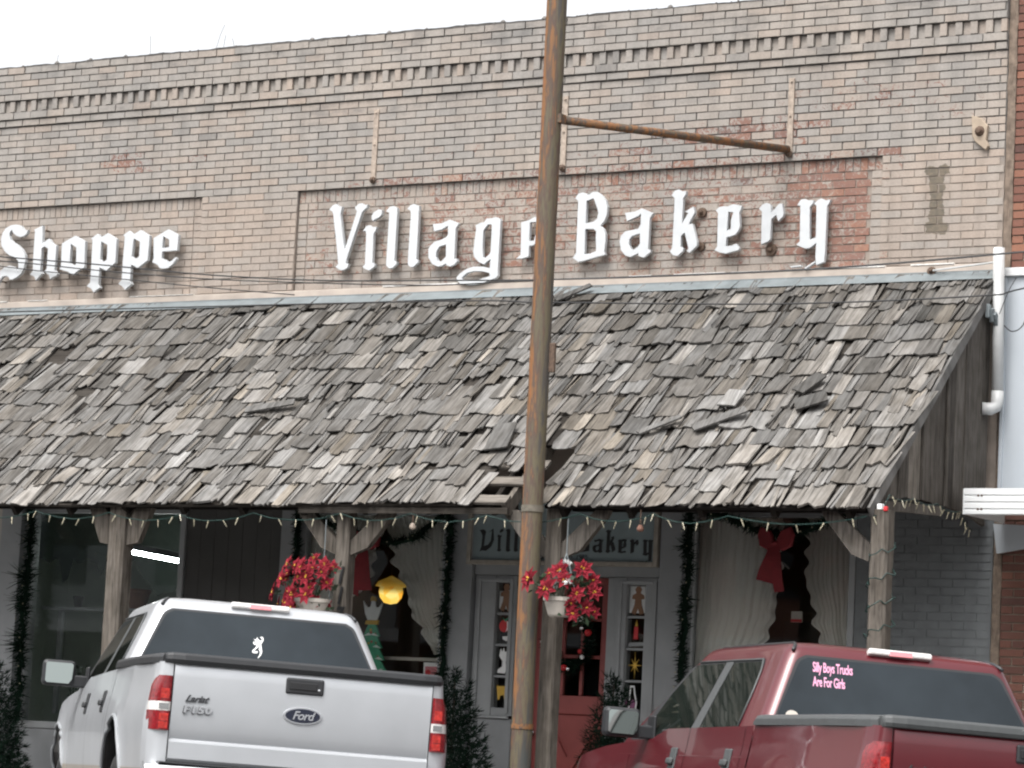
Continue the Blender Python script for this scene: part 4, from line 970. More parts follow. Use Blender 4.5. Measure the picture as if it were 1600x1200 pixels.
# ------------------------------------------------------------------ rooms behind the glass
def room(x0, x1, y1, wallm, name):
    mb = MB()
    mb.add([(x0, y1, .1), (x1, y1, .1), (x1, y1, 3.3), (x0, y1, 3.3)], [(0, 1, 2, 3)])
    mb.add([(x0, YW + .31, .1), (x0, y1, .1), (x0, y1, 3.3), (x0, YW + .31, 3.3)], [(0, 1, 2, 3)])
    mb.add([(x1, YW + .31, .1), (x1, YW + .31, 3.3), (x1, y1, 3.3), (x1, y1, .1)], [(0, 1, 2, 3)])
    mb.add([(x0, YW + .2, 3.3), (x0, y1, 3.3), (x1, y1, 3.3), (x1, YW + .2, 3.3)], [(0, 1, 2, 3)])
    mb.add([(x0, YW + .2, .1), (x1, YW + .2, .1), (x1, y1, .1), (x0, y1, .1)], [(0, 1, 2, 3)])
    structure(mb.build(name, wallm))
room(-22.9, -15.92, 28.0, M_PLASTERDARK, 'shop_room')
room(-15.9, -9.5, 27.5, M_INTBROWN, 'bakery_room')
# blue grey board with frame over the bakery door
sg = thing('shop_sign', 'blue grey board in a wooden frame with dark blackletter Village Bakery over the red door', 'sign', (-13.04, FY, 2.56))
mb = MB(); mb.box(-13.955, -12.125, YW - 0.055, YW - 0.025, 2.575, 3.15); at(mb.build('board', M_SIGN, sg), sg)
for a, b, c, d in ((-13.985, -13.945, 2.555, 3.17), (-12.135, -12.095, 2.555, 3.17), (-13.944, -12.136, 2.555, 2.595), (-13.944, -12.136, 3.13, 3.17)):
    mb = MB(); mb.box(a, b, YW - 0.085, YW - 0.022, c, d, R()); at(mb.build('frame_board', M_SIGNFRAME, sg, bevel=0.005), sg)
SG = YW - 0.058
def sletter(key, x0, x1, z0, z1):
    pl = LETTERS[key] if isinstance(key, str) else [key]
    xs = [p[0] for q in pl for p in q]; zs = [p[1] for q in pl for p in q]
    fx = lambda x: x0 + (x - min(xs)) / (max(xs) - min(xs)) * (x1 - x0)
    fz = lambda z: z0 + (z - min(zs)) / (max(zs) - min(zs)) * (z1 - z0)
    v, f = outline([[(fx(a), fz(b)) for a, b in q] for q in pl], 0.006)
    mb = MB(); mb.add([(a, SG - c, b) for a, b, c in v], f); at(mb.build('letter', M_BLACK, sg), sg)
bz, xh, ah = 2.668, 2.788, 2.868
sletter(SIGN_V, -13.875, -13.728, bz, ah)
for k, a, b, lo, hi in (('i', -13.695, -13.635, bz, ah), ('l1', -13.61, -13.555, bz, ah), ('l2', -13.53, -13.475, bz, ah), ('a', -13.44, -13.35, bz, xh), ('g', -13.32, -13.21, bz - .07, xh), ('e', -13.18, -13.10, bz, xh),
                        ('B', -12.905, -12.765, bz, ah), ('a2', -12.735, -12.635, bz, xh), ('k', -12.61, -12.515, bz, ah), ('e2', -12.49, -12.405, bz, xh), ('r', -12.375, -12.29, bz, xh), ('y', -12.265, -12.15, bz - .075, xh)): sletter(k, a, b, lo, hi)
v, f = text_mesh('EST. 1983', 0.055, 0.004, 0.2, 'CENTER')
mb = MB(); mb.add([(-12.90 + a, SG - c, 2.612 + b) for a, b, c in v], f); at(mb.build('small_lettering', M_BADGEDARK, sg), sg)
# ------------------------------------------------------------------ steel pole with its arm
PX, PY = -11.915, 20.12
po = thing('steel_pole', 'tall rusty painted steel pole in front of the awning with an arm to the wall', 'pole', (PX, PY, 0.12))
def shaft(u, v):
    zz = 0.1 + 9.4 * v; t = 2 * math.pi * u
    r = 0.081 + 0.0015 * mnoise.noise((math.cos(t), math.sin(t), zz * 2))
    return (PX + r * math.cos(t), PY + r * math.sin(t), zz)
mb = MB(); mb.grid(shaft, 28, 60); at(mb.build('shaft', M_RUST, po, smooth=True), po)
for zz, h, r in ((2.835, 0.026, 0.088), (1.16, 0.02, 0.087), (0.13, 0.03, 0.15)):
    mb = MB(); mb.lathe([(0.08, -h), (r, -h), (r, h), (0.08, h)], (PX, PY, zz), 28); at(mb.build('band', plain('collar_paint', (0.13, 0.115, 0.09), 0.8, 0, 0.3, 20) if zz > 2 else M_RUST2, po), po)
mb = MB(); mb.box(PX + 0.066, PX + 0.13, PY + 0.0, PY + 0.03, 3.90, 4.13); at(mb.build('junction_box', M_IRON, po, bevel=0.005), po)
mb = MB(); mb.tube([(PX + 0.05, PY + 0.03, 5.905), (-11.045, YW - 0.03, 6.085)], 0.034, 12); at(mb.build('arm', M_RUST2, po, smooth=True), po)
mb = MB(); mb.box(PX + 0.06, PX + 0.105, PY - 0.03, PY + 0.05, 5.87, 5.94); at(mb.build('clamp', M_RUST2, po), po)
# ------------------------------------------------------------------ cables
def cable(pts, r, label):
    P = [Vector(p) for p in pts]; out = []
    for i in range(len(P) - 1):
        a, b, c, d = P[max(0, i - 1)], P[i], P[i + 1], P[min(len(P) - 1, i + 2)]
        for k in range(6):
            t = k / 6
            out.append(0.5 * ((2 * b) + (c - a) * t + (2 * a - 5 * b + 4 * c - d) * t * t + (3 * b - a - 3 * c + d) * t ** 3))
    out.append(P[-1])
    mb = MB(); mb.tube(out, r, 6)
    tag(mb.build('cable', M_WIRE, smooth=True), label, 'cable', 'cables strung along the wall above the awning')
w1 = [(-24, 22.3, 5.93), (-19.349, 22.3, 5.455), (-18.154, 22.3, 5.334), (-16.859, 22.3, 5.189), (-15.557, 22.3, 5.089), (-14.319, 22.3, 5.045), (-13.331, 22.3, 5.015), (-12.257, 22.3, 5.006), (-10.585, 22.3, 5.012), (-9.039, 22.3, 5.071), (-6.5, 22.3, 5.2)]
cable(w1, 0.0065, 'upper dark cable running the whole length past the shop lettering')
cable([(a, b - 0.04, c - 0.045 - 0.015 * math.sin(a * 1.3)) if a < -13.5 else (a, b - 0.04, c - 0.012) for a, b, c in w1], 0.0055, 'second dark cable hugging just under the upper one')
cable([(-24, 22.5, 6.0), (-19.518, 22.5, 5.40), (-18.706, 22.5, 5.30), (-17.919, 22.5, 5.21), (-17.003, 22.5, 5.105), (-15.973, 22.50, 5.0)], 0.005, 'thin cable sloping down from the Shoppe lettering to the flashing')
cable([(-24, 22.0, 4.9), (-14.649, 21.9, 4.80), (-12.919, 21.9, 4.745), (-10.746, 21.9, 4.665), (-8.997, 21.9, 4.675), (-8.575, 21.9, 4.735), (-6.5, 21.9, 5.1)], 0.0065, 'dark cable hanging low across the top rows of shingles')
cable([(-9.02, 22.46, 4.52), (-8.95, 22.46, 4.47), (-8.86, 22.46, 4.52), (-8.78, 22.46, 4.72), (-8.6, 22.46, 4.85)], 0.005, 'slack looped cable against the white cladding by the downspout')
cable([(-9.03, 22.38, 4.60), (-8.97, 22.4, 4.78), (-8.93, 22.46, 4.90)], 0.004, 'short thin cable rising to the top of the white cladding')
mb = MB()
for k in range(3): mb.obox((-9.105 + 0.02 * k, 22.33 + 0.03 * k, 4.62 - 0.03 * k), (0.035, 0.05, 0.11), Matrix.Rotation(0.3 * k, 3, 'X'))
tag(mb.build('cable_clamp', M_FLASH, bevel=0.005), 'small grey metal cable clamp at the top corner of the awning gable', 'clamp')
# ------------------------------------------------------------------ string lights along the eave
def lights(name, label, knots, sagv, nb, zoff=0.0):
    t = thing(name, label, 'string lights', knots[0])
    path, bulbs = [], []
    for i in range(len(knots) - 1):
        a, b = Vector(knots[i]), Vector(knots[i + 1])
        for k in range(10):
            u = k / 10
            p = a.lerp(b, u); p.z -= sagv * U(0.9, 1.1) * 4 * u * (1 - u); path.append(p)
            if k % 2 == (i % 2) and R() < nb: bulbs.append(p)
    path.append(Vector(knots[-1]))
    mb = MB(); mb.tube(path, 0.0045, 5); at(mb.build('flex', M_LIGHTWIRE, t), t)
    for p in bulbs:
        tilt = Vector((U(-.6, .6), U(-.4, .4), -1)).normalized()
        mb = MB(); mb.tube([p, p + tilt * 0.022], 0.006, 6, cap=True); mb.tube([p + tilt * 0.022, p + tilt * 0.038, p + tilt * 0.055, p + tilt * 0.066], 0.005, 6, taper=[0.6, 0.9, 0.7, 0.15])
        at(mb.build('bulb', M_BULB, t), t)
    return t
kn = [(-20.2, 20.19, 2.79)]
x = -20.2
while x < -9.5:
    x += U(0.62, 0.95); kn.append((min(x, -9.14), 20.19, 2.795 + U(-0.02, 0.015)))
kn[-1] = (-9.14, 20.22, 2.80)
lights('string_lights', 'green wire of small clear Christmas bulbs swagged under the front eave', kn, 0.058, 0.95)
lights('string_lights', 'short run of clear bulbs with a white and red plug along the gable opening', [(-9.10, 20.25, 2.80), (-9.09, 20.5, 2.985), (-9.09, 20.95, 3.0), (-9.09, 21.4, 3.0), (-9.09, 21.85, 2.98), (-9.09, 22.1, 2.85)], 0.03, 1.0)
pg = tag(MB().box(-9.10, -9.06, 20.30, 20.35, 2.855, 2.90).build('plug', M_WHITE, bevel=0.006), 'small white plug hanging on the right corner post', 'plug')
tag(MB().box(-9.04, -9.01, 20.28, 20.31, 2.845, 2.88).build('tag', M_REDP, bevel=0.006), 'small red tag next to the white plug on the right corner post', 'tag')
pl = thing('string_lights', 'dark green light wire wound round the right corner post', 'string lights', (-9.075, 20.36, 1.2))
path = []
for k in range(140):
    a = k * 0.42; rr = 0.105 + 0.02 * math.sin(k * 1.7)
    path.append((-9.075 + rr * math.cos(a), 20.36 + rr * math.sin(a), 0.9 + 1.75 * k / 140 + 0.02 * math.sin(k * 2.3)))
mb = MB(); mb.tube(path, 0.005, 5); at(mb.build('flex', M_LIGHTWIRE, pl), pl)
# eave lamps (small shaded sockets)
for k, x in enumerate((-17.9, None, -13.08, -11.02)):
    if x is None: continue
    t = thing('eave_lamp', ('small round lamp socket under the eave at the left end', 'small round lamp socket under the eave between the two shop windows', 'small round lamp socket under the eave left of the steel pole', 'small reddish lamp socket under the eave above the door sign')[k], 'lamp', (x, 20.33, 2.645), 'lamp sockets under the eave')
    mb = MB(); mb.lathe([(0.014, 0.022), (0.026, 0.0), (0.028, -0.014), (0.022, -0.028), (0.0, -0.034)], (0, -0.1, 0.06), 14); mb.build('socket', M_TERRA if k == 3 else M_STRAP, t, smooth=True)
    mb = MB(); mb.tube([(0, -0.1, 0.09), (0, -0.1, 0.20)], 0.008, 6); mb.build('stem', M_IRON, t)
# ------------------------------------------------------------------ greenery
def needles(mb, p, d, n, ln, spread, w=0.006):
    for _ in range(n):
        v = Vector((random.gauss(0, 1), random.gauss(0, 1), random.gauss(0, 1))).normalized()
        q = (Vector(d) * (1 - spread) + v * spread).normalized() * ln * U(0.6, 1.15)
        s = q.cross(Vector((R(), R(), R()))).normalized() * w
        b = p + v * 0.012
        mb.add([b - s, b + s, b + q + s * 0.2, b + q - s * 0.2], [(0, 1, 2, 3)])
def garland(label, pts, r, dens, group):
    mb = MB(); P = [Vector(p) for p in pts]; core = []
    for i in range(len(P) - 1):
        L_ = (P[i + 1] - P[i]).length; n = max(1, int(L_ * dens))
        for k in range(n):
            p = P[i].lerp(P[i + 1], k / n) + Vector((U(-.02, .02), U(-.02, .01), U(-.01, .01)))
            rr = r * (0.75 + 0.5 * mnoise.noise((p.x * 5, p.z * 5, 2)))
            needles(mb, p, (0, 0, 0), 7, rr, 1.0, 0.007)
            if k % 6 == 0: core.append(p)
            if R() < 0.02: needles(mb, p, (U(-1, 1), -0.3, U(-.6, .3)), 16, rr * 1.9, 0.3, 0.007)
    core.append(P[-1])
    g_ = tag(mb.build('garland', M_NEEDLE), label, 'garland', group)
    mb = MB(); mb.tube(core, 0.022, 6); mb.build('core', M_NEEDLE, g_)
    m2 = MB()
    for k in range(int(len(core) / 3)):
        p = core[k * 3]; m2.lathe([(0, -.008), (.006, -.002), (.006, .004), (0, .008)], (p.x + U(-.05, .05), p.y - 0.06, p.z), 6)
    m2.build('fairy_bulbs', M_BULB, g_)['kind'] = 'stuff'
vg = 'evergreen garlands hung down the window edges'
FYG = YW - 0.07
def vert(x, z0, z1): return [(x + 0.012 * math.sin(k), FYG - 0.02, z1 + (z0 - z1) * k / 8) for k in range(9)]
garland('bushy evergreen garland hanging beside the left shop pilaster', vert(-18.92, 1.0, 3.03), 0.11, 110, vg)
garland('slim evergreen garland at the left edge of the curtained window behind the house number post', vert(-15.80, 1.2, 3.03), 0.075, 90, vg)
garland('thick evergreen garland hanging just left of the shop sign', vert(-14.17, 1.05, 3.03), 0.075, 110, vg)
garland('thick evergreen garland hanging just right of the shop sign', vert(-11.80, 1.05, 3.03), 0.085, 110, vg)
sg_ = 'evergreen swags over the curtained windows'
garland('evergreen swag drooping over the curtained window left of the door', [(-15.75, FYG, 3.0), (-15.4, FYG, 2.88), (-15.0, FYG, 2.78), (-14.75, FYG, 2.73), (-14.5, FYG, 2.80), (-14.25, FYG, 2.98)], 0.085, 100, sg_)
garland('evergreen swag drooping over the curtained window right of the door', [(-11.75, FYG, 3.03), (-11.45, FYG, 2.98), (-11.2, FYG, 2.88), (-10.95, FYG, 2.84), (-10.7, FYG, 2.88), (-10.35, FYG, 3.02)], 0.085, 100, sg_)
def ribbon(mb, pts, w, axis=(1, 0, 0), th=0.006):
    P = [Vector(p) for p in pts]; v = []; n = len(P); A = Vector(axis)
    for i, p in enumerate(P):
        d = (P[min(i + 1, n - 1)] - P[max(i - 1, 0)]).normalized(); s = A - d * A.dot(d)
        s = s.normalized() * (w[i] if hasattr(w, '__len__') else w) / 2; nn = d.cross(s).normalized() * th / 2
        v += [p - s - nn, p + s - nn, p + s + nn, p - s + nn]
    f = []
    for i in range(n - 1):
        for k in range(4): f.append((i * 4 + k, i * 4 + (k + 1) % 4, i * 4 + 4 + (k + 1) % 4, i * 4 + 4 + k))
    f += [(3, 2, 1, 0), tuple((n - 1) * 4 + k for k in range(4))]
    mb.add(v, f)
def bow(label, x, z, s, tails):
    y = FYG - 0.10
    t = thing('ribbon_bow', label, 'bow', (x, y, z), 'red ribbon bows on the swags')
    for sx in (-1, 1):
        mb = MB(); pts = []
        for k in range(13):
            a = 2 * math.pi * k / 12
            pts.append((sx * s * (0.26 - 0.26 * math.cos(a)) , -0.05 * math.sin(a) * 0.9, s * (0.30 * math.sin(a / 2) + 0.12 * math.sin(a))))
        ribbon(mb, pts, [0.03 + 0.15 * s / .3 * math.sin(math.pi * k / 12) for k in range(13)], (0, 1, 0.2)); 
        mb2 = MB(); pr = [(0, 0), (sx * .20 * s, .38 * s), (sx * .42 * s, .46 * s), (sx * .50 * s, .30 * s), (sx * .44 * s, .02 * s), (sx * .20 * s, -.10 * s)]
        v, f = outline([pr], 0.03, 0.012); mb2.add([(a, c, b) for a, b, c in v], f); mb2.build('loop', M_BOW, t)
    mb = MB(); mb.lathe([(0, -.05 * s), (.09 * s, -.04 * s), (.11 * s, 0), (.09 * s, .05 * s), (0, .06 * s)], (0, -0.02, 0.02), 12); mb.build('knot', M_BOW, t, smooth=True)
    for dx, ln, w0, w1 in tails:
        mb = MB(); ribbon(mb, [(dx * u + .01 * math.sin(u * 5), -0.02 - 0.02 * math.sin(u * 4), -ln * u) for u in [k / 8 for k in range(9)]], [w0 + (w1 - w0) * k / 8 for k in range(9)], (1, 0, 0.15)); mb.build('tail', M_BOW, t)
bow('dark red ribbon bow with long tails left of the door, beside the house number post', -14.98, 2.70, 0.25, ((-0.15, 0.42, 0.06, 0.20), (0.02, 0.40, 0.05, 0.15)))
bow('large dark red ribbon bow with uneven tails on the swag right of the door', -10.945, 2.74, 0.30, ((-0.07, 0.30, 0.10, 0.17), (0.06, 0.38, 0.08, 0.09)))
def conifer(label, x, y, h, r, pot=True):
    t = thing('potted_conifer', label, 'shrub', (x, y, 0.12), 'small dark evergreen trees by the doors')
    mb = MB(); mb.tube([(0, 0, 0.02), (0, 0, h * 0.95)], 0.03, 8, taper=[1, 0.2]); mb.build('trunk', M_TRUNK, t)
    mb = MB()
    for k in range(330):
        v = (k + 0.5) / 330; zz = 0.12 + (h - 0.14) * (1 - math.sqrt(1 - v)) ; rr = r * (1 - (zz - 0.1) / h) ** 0.8 * U(0.75, 1.1)
        a = k * 2.39996
        tip = Vector((rr * math.cos(a), rr * math.sin(a), zz + 0.06))
        base = Vector((0.25 * rr * math.cos(a), 0.25 * rr * math.sin(a), zz - 0.04))
        for j in range(7):
            p = base.lerp(tip, j / 6); needles(mb, p, tip - base, 5, 0.055, 0.6, 0.006)
        needles(mb, tip, (tip - base).normalized(), 8, 0.07, 0.35, 0.006)
    for j in range(30): needles(mb, Vector((0, 0, h - 0.12 + 0.004 * j)), (0, 0, 1), 3, 0.05, 0.7)
    mb.build('crown', M_NEEDLE, t)
    mb = MB(); mb.lathe([(0.0, 0), (0.13, 0), (0.17, 0.22), (0.18, 0.24), (0.15, 0.24), (0.14, 0.2), (0, 0.2)], (0, 0, 0), 18); mb.build('pot', M_TERRA, t, smooth=False)
conifer('dark evergreen potted tree left of the red door behind the white tailgate', -13.56, 21.75, 1.50, 0.46)
conifer('dark evergreen potted tree right of the red door beside the burgundy mirror', -12.14, 21.95, 1.50, 0.36)
conifer('dark evergreen potted tree at the far left pilaster', -18.62, 21.8, 1.42, 0.40)
# wreath on the door
t = thing('door_wreath', 'dark green wreath with red and silver ornaments hung on the red door', 'wreath', (-13.0, YW + 0.08, 1.93))
mb = MB()
for k in range(170):
    a = 2 * math.pi * k / 170; p = Vector((0.2 * math.cos(a), U(-.03, .02), 0.24 * math.sin(a))); needles(mb, p, (0, 0, 0), 7, 0.085, 1.0, 0.007)
mb.build('foliage', M_NEEDLE, t)
for k in range(16):
    a = 2 * math.pi * k / 16 + U(-.15, .15); m = MB(); s = U(0.018, 0.036)
    m.lathe([(0, -s), (s * .7, -s * .7), (s, 0), (s * .7, s * .7), (0, s)], (0.2 * math.cos(a) + U(-.03, .03), -0.07, 0.24 * math.sin(a) + U(-.03, .03)), 10); m.build('ornament', (M_REDP, M_CHROME, M_WHITE)[k % 3], t, smooth=True)
# hanging baskets of poinsettias
def petal_flower(r):
    mb = MB()
    for ring, (n, rr, tilt) in enumerate(((7, r, 0.15), (6, r * 0.68, 0.45))):
        for k in range(n):
            a = 2 * math.pi * (k + 0.5 * ring) / n + U(-.12, .12); q = rr * U(0.85, 1.12)
            d = Vector((math.cos(a), math.sin(a), 0)); s = Vector((-math.sin(a), math.cos(a), 0)); tl = tilt + U(-.15, .2)
            up = Vector((0, 0, 1))
            p0 = d * 0.006; p1 = d * q * 0.5 + up * (q * 0.5 * tl); p2 = d * q + up * (q * tl * 0.6)
            mb.add([p0, p1 - s * q * 0.25 + up * .008, p1 + up * -0.004, p1 + s * q * 0.25 + up * .008, p2], [(0, 1, 2), (0, 2, 3), (1, 4, 2), (2, 4, 3)], R())
    return mb
def basket(label, x, y, zpot, flowers, hang, potr=0.125, group='hanging poinsettia baskets'):
    t = thing('hanging_basket', label, 'flower basket', (x, y, zpot), group)
    mb = MB(); mb.lathe([(0.0, -0.075), (potr * .62, -0.075), (potr * .72, -0.06), (potr * .95, 0.03), (potr * .96, 0.04), (potr * 1.05, 0.045), (potr * 1.06, 0.075), (potr * .95, 0.075), (potr * .9, 0.03), (0, 0.02)], n=28); mb.build('pot', M_POTCREAM, t)
    mb = MB()
    for k in range(3):
        a = 2.1 * k + 0.4; mb.tube([(potr * math.cos(a), potr * math.sin(a), 0.07), (hang[0], hang[1], 0.42)], 0.004, 5)
    mb.tube([(hang[0], hang[1], 0.42), (hang[0], hang[1], hang[2])], 0.004, 5); mb.build('hanger', M_FLASH, t)
    mb = MB()
    for k in range(150):
        f = random.choice(flowers); p = Vector((f[0] * 0.8 + U(-.06, .06), f[1] * .6 + U(-.03, .08), f[2] - 0.03 + U(-.05, .04)))
        d = Vector((U(-1, 1), U(-1, .6), U(-.7, .6))).normalized() * U(0.05, 0.09); s = d.cross(Vector((R(), R(), R()))).normalized() * 0.018
        mb.add([p, p + d * .5 - s, p + d, p + d * .5 + s], [(0, 1, 2, 3)], R())
    for f in flowers: mb.tube([(0, 0, 0.03), (f[0] * .6, f[1] * .5, f[2] * .6 + .02), (f[0], f[1], f[2] - .01)], 0.004, 4)
    stuff(mb.build('leaves', M_LEAF, t))
    fm = [petal_flower(0.085).build('flower', M_RED, t) for _ in range(4)]
    for i, f in enumerate(flowers):
        o = fm[i] if i < 4 else fm[i % 4].copy()
        if i >= 4: COL.objects.link(o); o.parent = t
        o.location = f[:3]; d = Vector((f[0] * 1.2, -0.35 - abs(f[1]), f[2] * 0.5 + 0.05)).normalized()
        o.rotation_euler = d.to_track_quat('Z', 'X').to_euler(); s = f[3]; o.scale = (s, s, s)
        m = MB()
        for _ in range(4): m.lathe([(0, 0), (.006, .004), (0, .012)], (U(-.012, .012), U(-.012, .012), 0.012), 5)
        q = m.build('flower_centre', M_YELLOW, o)
    return t
F1 = [(U(-.02, .02) + a, b, c, s) for a, b, c, s in ((-.34, -.05, .12, 1), (-.20, -.14, .22, 1), (-.26, .0, .27, .9), (-.10, -.16, .10, 1.05), (-.14, -.05, .33, .9), (-.02, -.10, .24, 1), (-.06, .05, .40, .8), (-.20, -.10, .03, 1), (-.08, -.18, -.01, 1), (.04, -.16, .10, 1), (.10, -.05, .28, .8), (.12, .06, .33, .8), (-.34, .0, .03, .8), (-.12, -.12, -.07, .9), (.16, -.02, .20, .8))]
F1 += [(-.30 + U(-.05, .42), U(-.16, .05), U(-.06, .38), U(.65, .95)) for _ in range(22)]
basket('red poinsettias spilling to the left of a cream hanging pot by the house number post', -13.86, 20.02, 2.02, F1, (0.02, 0.1, 0.72), 0.14)
F2 = [(-.22, -.10, .20, 1.35), (-.03, -.16, .13, 1.3), (.03, -.08, .27, 1.1), (.10, -.12, .20, .9), (.20, -.03, .29, 1.1), (.20, -.10, .10, .9), (.24, -.02, .0, .9), (.16, -.08, -.05, .8), (.29, .0, .12, .9), (-.08, -.03, .25, .9), (.26, .04, .21, .8), (.13, -.06, .02, .8), (.28, .03, -.03, .7)]
b2 = basket('red poinsettias with silvery sprigs in a cream pot hung beside the steel pole', -11.56, 20.0, 2.075, F2, (-0.02, 0.1, 0.68), 0.125)
for p in ((.09, -.08, .33), (.14, -.13, .19)):
    m = MB()
    for k in range(9):
        d = Vector((U(-1, 1), U(-1, 0), U(-.6, .8))).normalized() * .05; s = d.cross(Vector((R(), 1, R()))).normalized() * .012; q = Vector(p)
        m.add([q, q + d * .5 - s, q + d, q + d * .5 + s], [(0, 1, 2, 3)])
    m.build('silver_sprig', M_WHITE, b2)
# ------------------------------------------------------------------ curtains
def curtain(label, xo, xi_fn, z1, z0, folds, y=YW + 0.16, seed=0.0):
    def fn(u, v):
        zz = z1 + (z0 - z1) * v; xi = xi_fn(v); f = 0.022 * math.sin(2 * math.pi * (folds * u + 0.25 * math.sin(3 * v + seed)) + seed) * (0.5 + 0.5 * v)
        f += 0.012 * math.sin(2 * math.pi * (folds * 2.3 * u + 0.6 * v) + seed * 2)
        edge = 0.018 * math.sin(v * 60 + seed) * (u ** 8)
        return (xo + (xi - xo) * u + edge + 0.012 * mnoise.noise((u * 4, v * 5, seed)), y + f + 0.03 * (u ** 6) * math.sin(v * 48), zz - 0.02 * math.sin(2 * math.pi * folds * u) * v)
    mb = MB(); mb.grid(fn, 96, 60)
    return tag(mb.build('curtain', M_CURTAIN, smooth=True), label, 'curtain', 'gathered white curtains in the bakery windows')
def piece(pts):
    def fn(v):
        for (a, xa), (b, xb) in zip(pts, pts[1:]):
            if v <= b: 
                t = (v - a) / (b - a); t = t * t * (3 - 2 * t); return xa + (xb - xa) * t
        return pts[-1][1]
    return fn
curtain('gathered white curtain at the left half of the window left of the door', -15.98, piece([(0, -15.0), (.35, -15.12), (.8, -15.50), (1, -15.60)]), 3.02, 1.72, 9, seed=1.0)
curtain('gathered white curtain at the right half of the window left of the door', -14.18, piece([(0, -15.0), (.3, -14.92), (.65, -14.72), (.92, -14.52), (1, -14.42)]), 3.02, 1.78, 10, seed=2.2)
curtain('gathered white curtain at the left half of the window right of the door', -12.02, piece([(0, -11.05), (.3, -11.06), (.55, -11.10), (.8, -11.22), (1, -11.5)]), 3.02, 1.55, 10, seed=3.1)
curtain('gathered white curtain at the right half of the window right of the door', -10.36, piece([(0, -10.82), (.35, -10.82), (.6, -10.72), (.85, -10.60), (1, -10.50)]), 3.02, 1.6, 8, seed=4.4)
# ------------------------------------------------------------------ things seen through the windows
lp = thing('pendant_lamp', 'lit amber stained glass pendant lamp seen through the window left of the door', 'lamp', (-15.56, 23.75, 2.36)); lp.scale = (.88, .88, .88)
mb = MB(); mb.lathe([(0.0, -0.13), (0.07, -0.115), (0.115, -0.06), (0.13, 0.0), (0.122, 0.05), (0.17, 0.06), (0.14, 0.11), (0.05, 0.15), (0.015, 0.17)], n=30); mb.build('shade', M_AMBER, lp, smooth=True)
mb = MB(); mb.tube([(0, 0, 0.17), (0, 0, 0.95)], 0.008, 6); mb.build('chain', M_IRON, lp)
ch = thing('candle_fitting', 'three lit candle bulbs seen behind a curtain of the window right of the door', 'light fitting', (-12.2, 24.4, 2.80))
for dx, dy, dz in ((-0.22, 0, 0), (-0.11, .1, .03), (0.12, 0, .0)):
    mb = MB(); mb.lathe([(0.0, 0.075), (0.010, 0.05), (0.017, 0.02), (0.012, 0.0)], (dx, dy, dz), 10); mb.build('candle_bulb', M_CANDLE, ch, smooth=True)
    mb = MB(); mb.lathe([(0.013, 0.0), (0.013, -0.10), (0, -0.1)], (dx, dy, dz), 10); mb.tube([(dx, dy, dz - .1), (0, 0.05, -0.16), (0, 0.05, 0.5)], 0.006, 5); mb.build('arm', M_YELLOW, ch)
for lab, a, b in (('long lit fluorescent tube on the ceiling of the left shop', (-19.30, 24.30, 2.770), (-18.46, 24.30, 2.652)), ('short lit fluorescent tube end high in the left shop window near the eave', (-18.66, 24.6, 3.09), (-18.53, 24.6, 3.07))):
    t = thing('tube_light', lab, 'light fitting', a)
    mb = MB(); mb.tube([a, b], 0.021, 10); at(mb.build('tube', M_TUBE, t, smooth=True), t)
    va, vb = Vector(a), Vector(b); d = (vb - va).normalized()
    mb = MB(); mb.beam(va - d * .06 + Vector((0, 0.03, .06)), vb + d * .06 + Vector((0, 0.03, .06)), 0.10, 0.05); mb.obox(va - d * .03, (.05, .07, .09)); at(mb.build('housing', M_INTDARK, t), t)
    mb = MB()
    for q in (va, vb): mb.tube([q + Vector((0, .03, .08)), (q.x, q.y + .03, 3.29)], 0.006, 5)
    at(mb.build('hanger', M_INTDARK, t), t)
# valance, shelf and goods of the left shop
vl = []
for k in range(41):
    u = k / 40; x = -21.6 + 2.6 * u
    vl.append((x, 2.72 + 0.03 * math.sin(k * 1.9) - (0.20 if k in (9, 10, 17) else 0) - (0.34 * math.sin((k - 24) / 12 * math.pi) if 24 < k < 36 else 0)))
v, f = outline([[(-21.6, 3.25), *vl, (-19.0, 3.25)]], 0.01)
mb = MB(); mb.add([(a, 25.6 + c, b) for a, b, c in v], f); tag(mb.build('window_valance', plain('valance_cloth', (0.055, 0.068, 0.058), 0.95, 0, 0.2, 5)), 'dark scalloped valance hanging inside the left shop behind its lit tube', 'valance')
sh = thing('window_shelf', 'pale thin shelf across the inside of the left shop window', 'shelf', (-18.1, 23.1, 2.08))
mb = MB(); mb.box(-1.0, 1.0, -0.12, 0.14, 0, 0.028); mb.build('board', M_GREYTRIM, sh)
for sx in (-0.95, 0.95): mb = MB(); mb.box(sx - .02, sx + .02, 0.1, 0.14, -1.0, -0.001); mb.build('leg', M_GREYTRIM, sh)
for lab, x, y, z, r, h, m in (('brown flower pot standing at the middle of the window shelf', -18.02, 23.1, 2.11, 0.11, 0.19, M_TERRA), ('small dark pot beside the brown pot on the window shelf', -18.32, 23.08, 2.11, 0.06, 0.12, M_INTBROWN), ('small dark jar at the left end of the window shelf', -18.75, 23.1, 2.11, 0.05, 0.11, M_INTDARK)):
    mb = MB(); mb.lathe([(0, 0), (r * .7, 0), (r, h * .8), (r * 1.08, h * .82), (r * 1.08, h), (r * .95, h), (r * .9, h * .7), (0, h * .7)], (x, y, z), 18); tag(mb.build('flower_pot', m), lab, 'pot', 'pots on the window shelf')
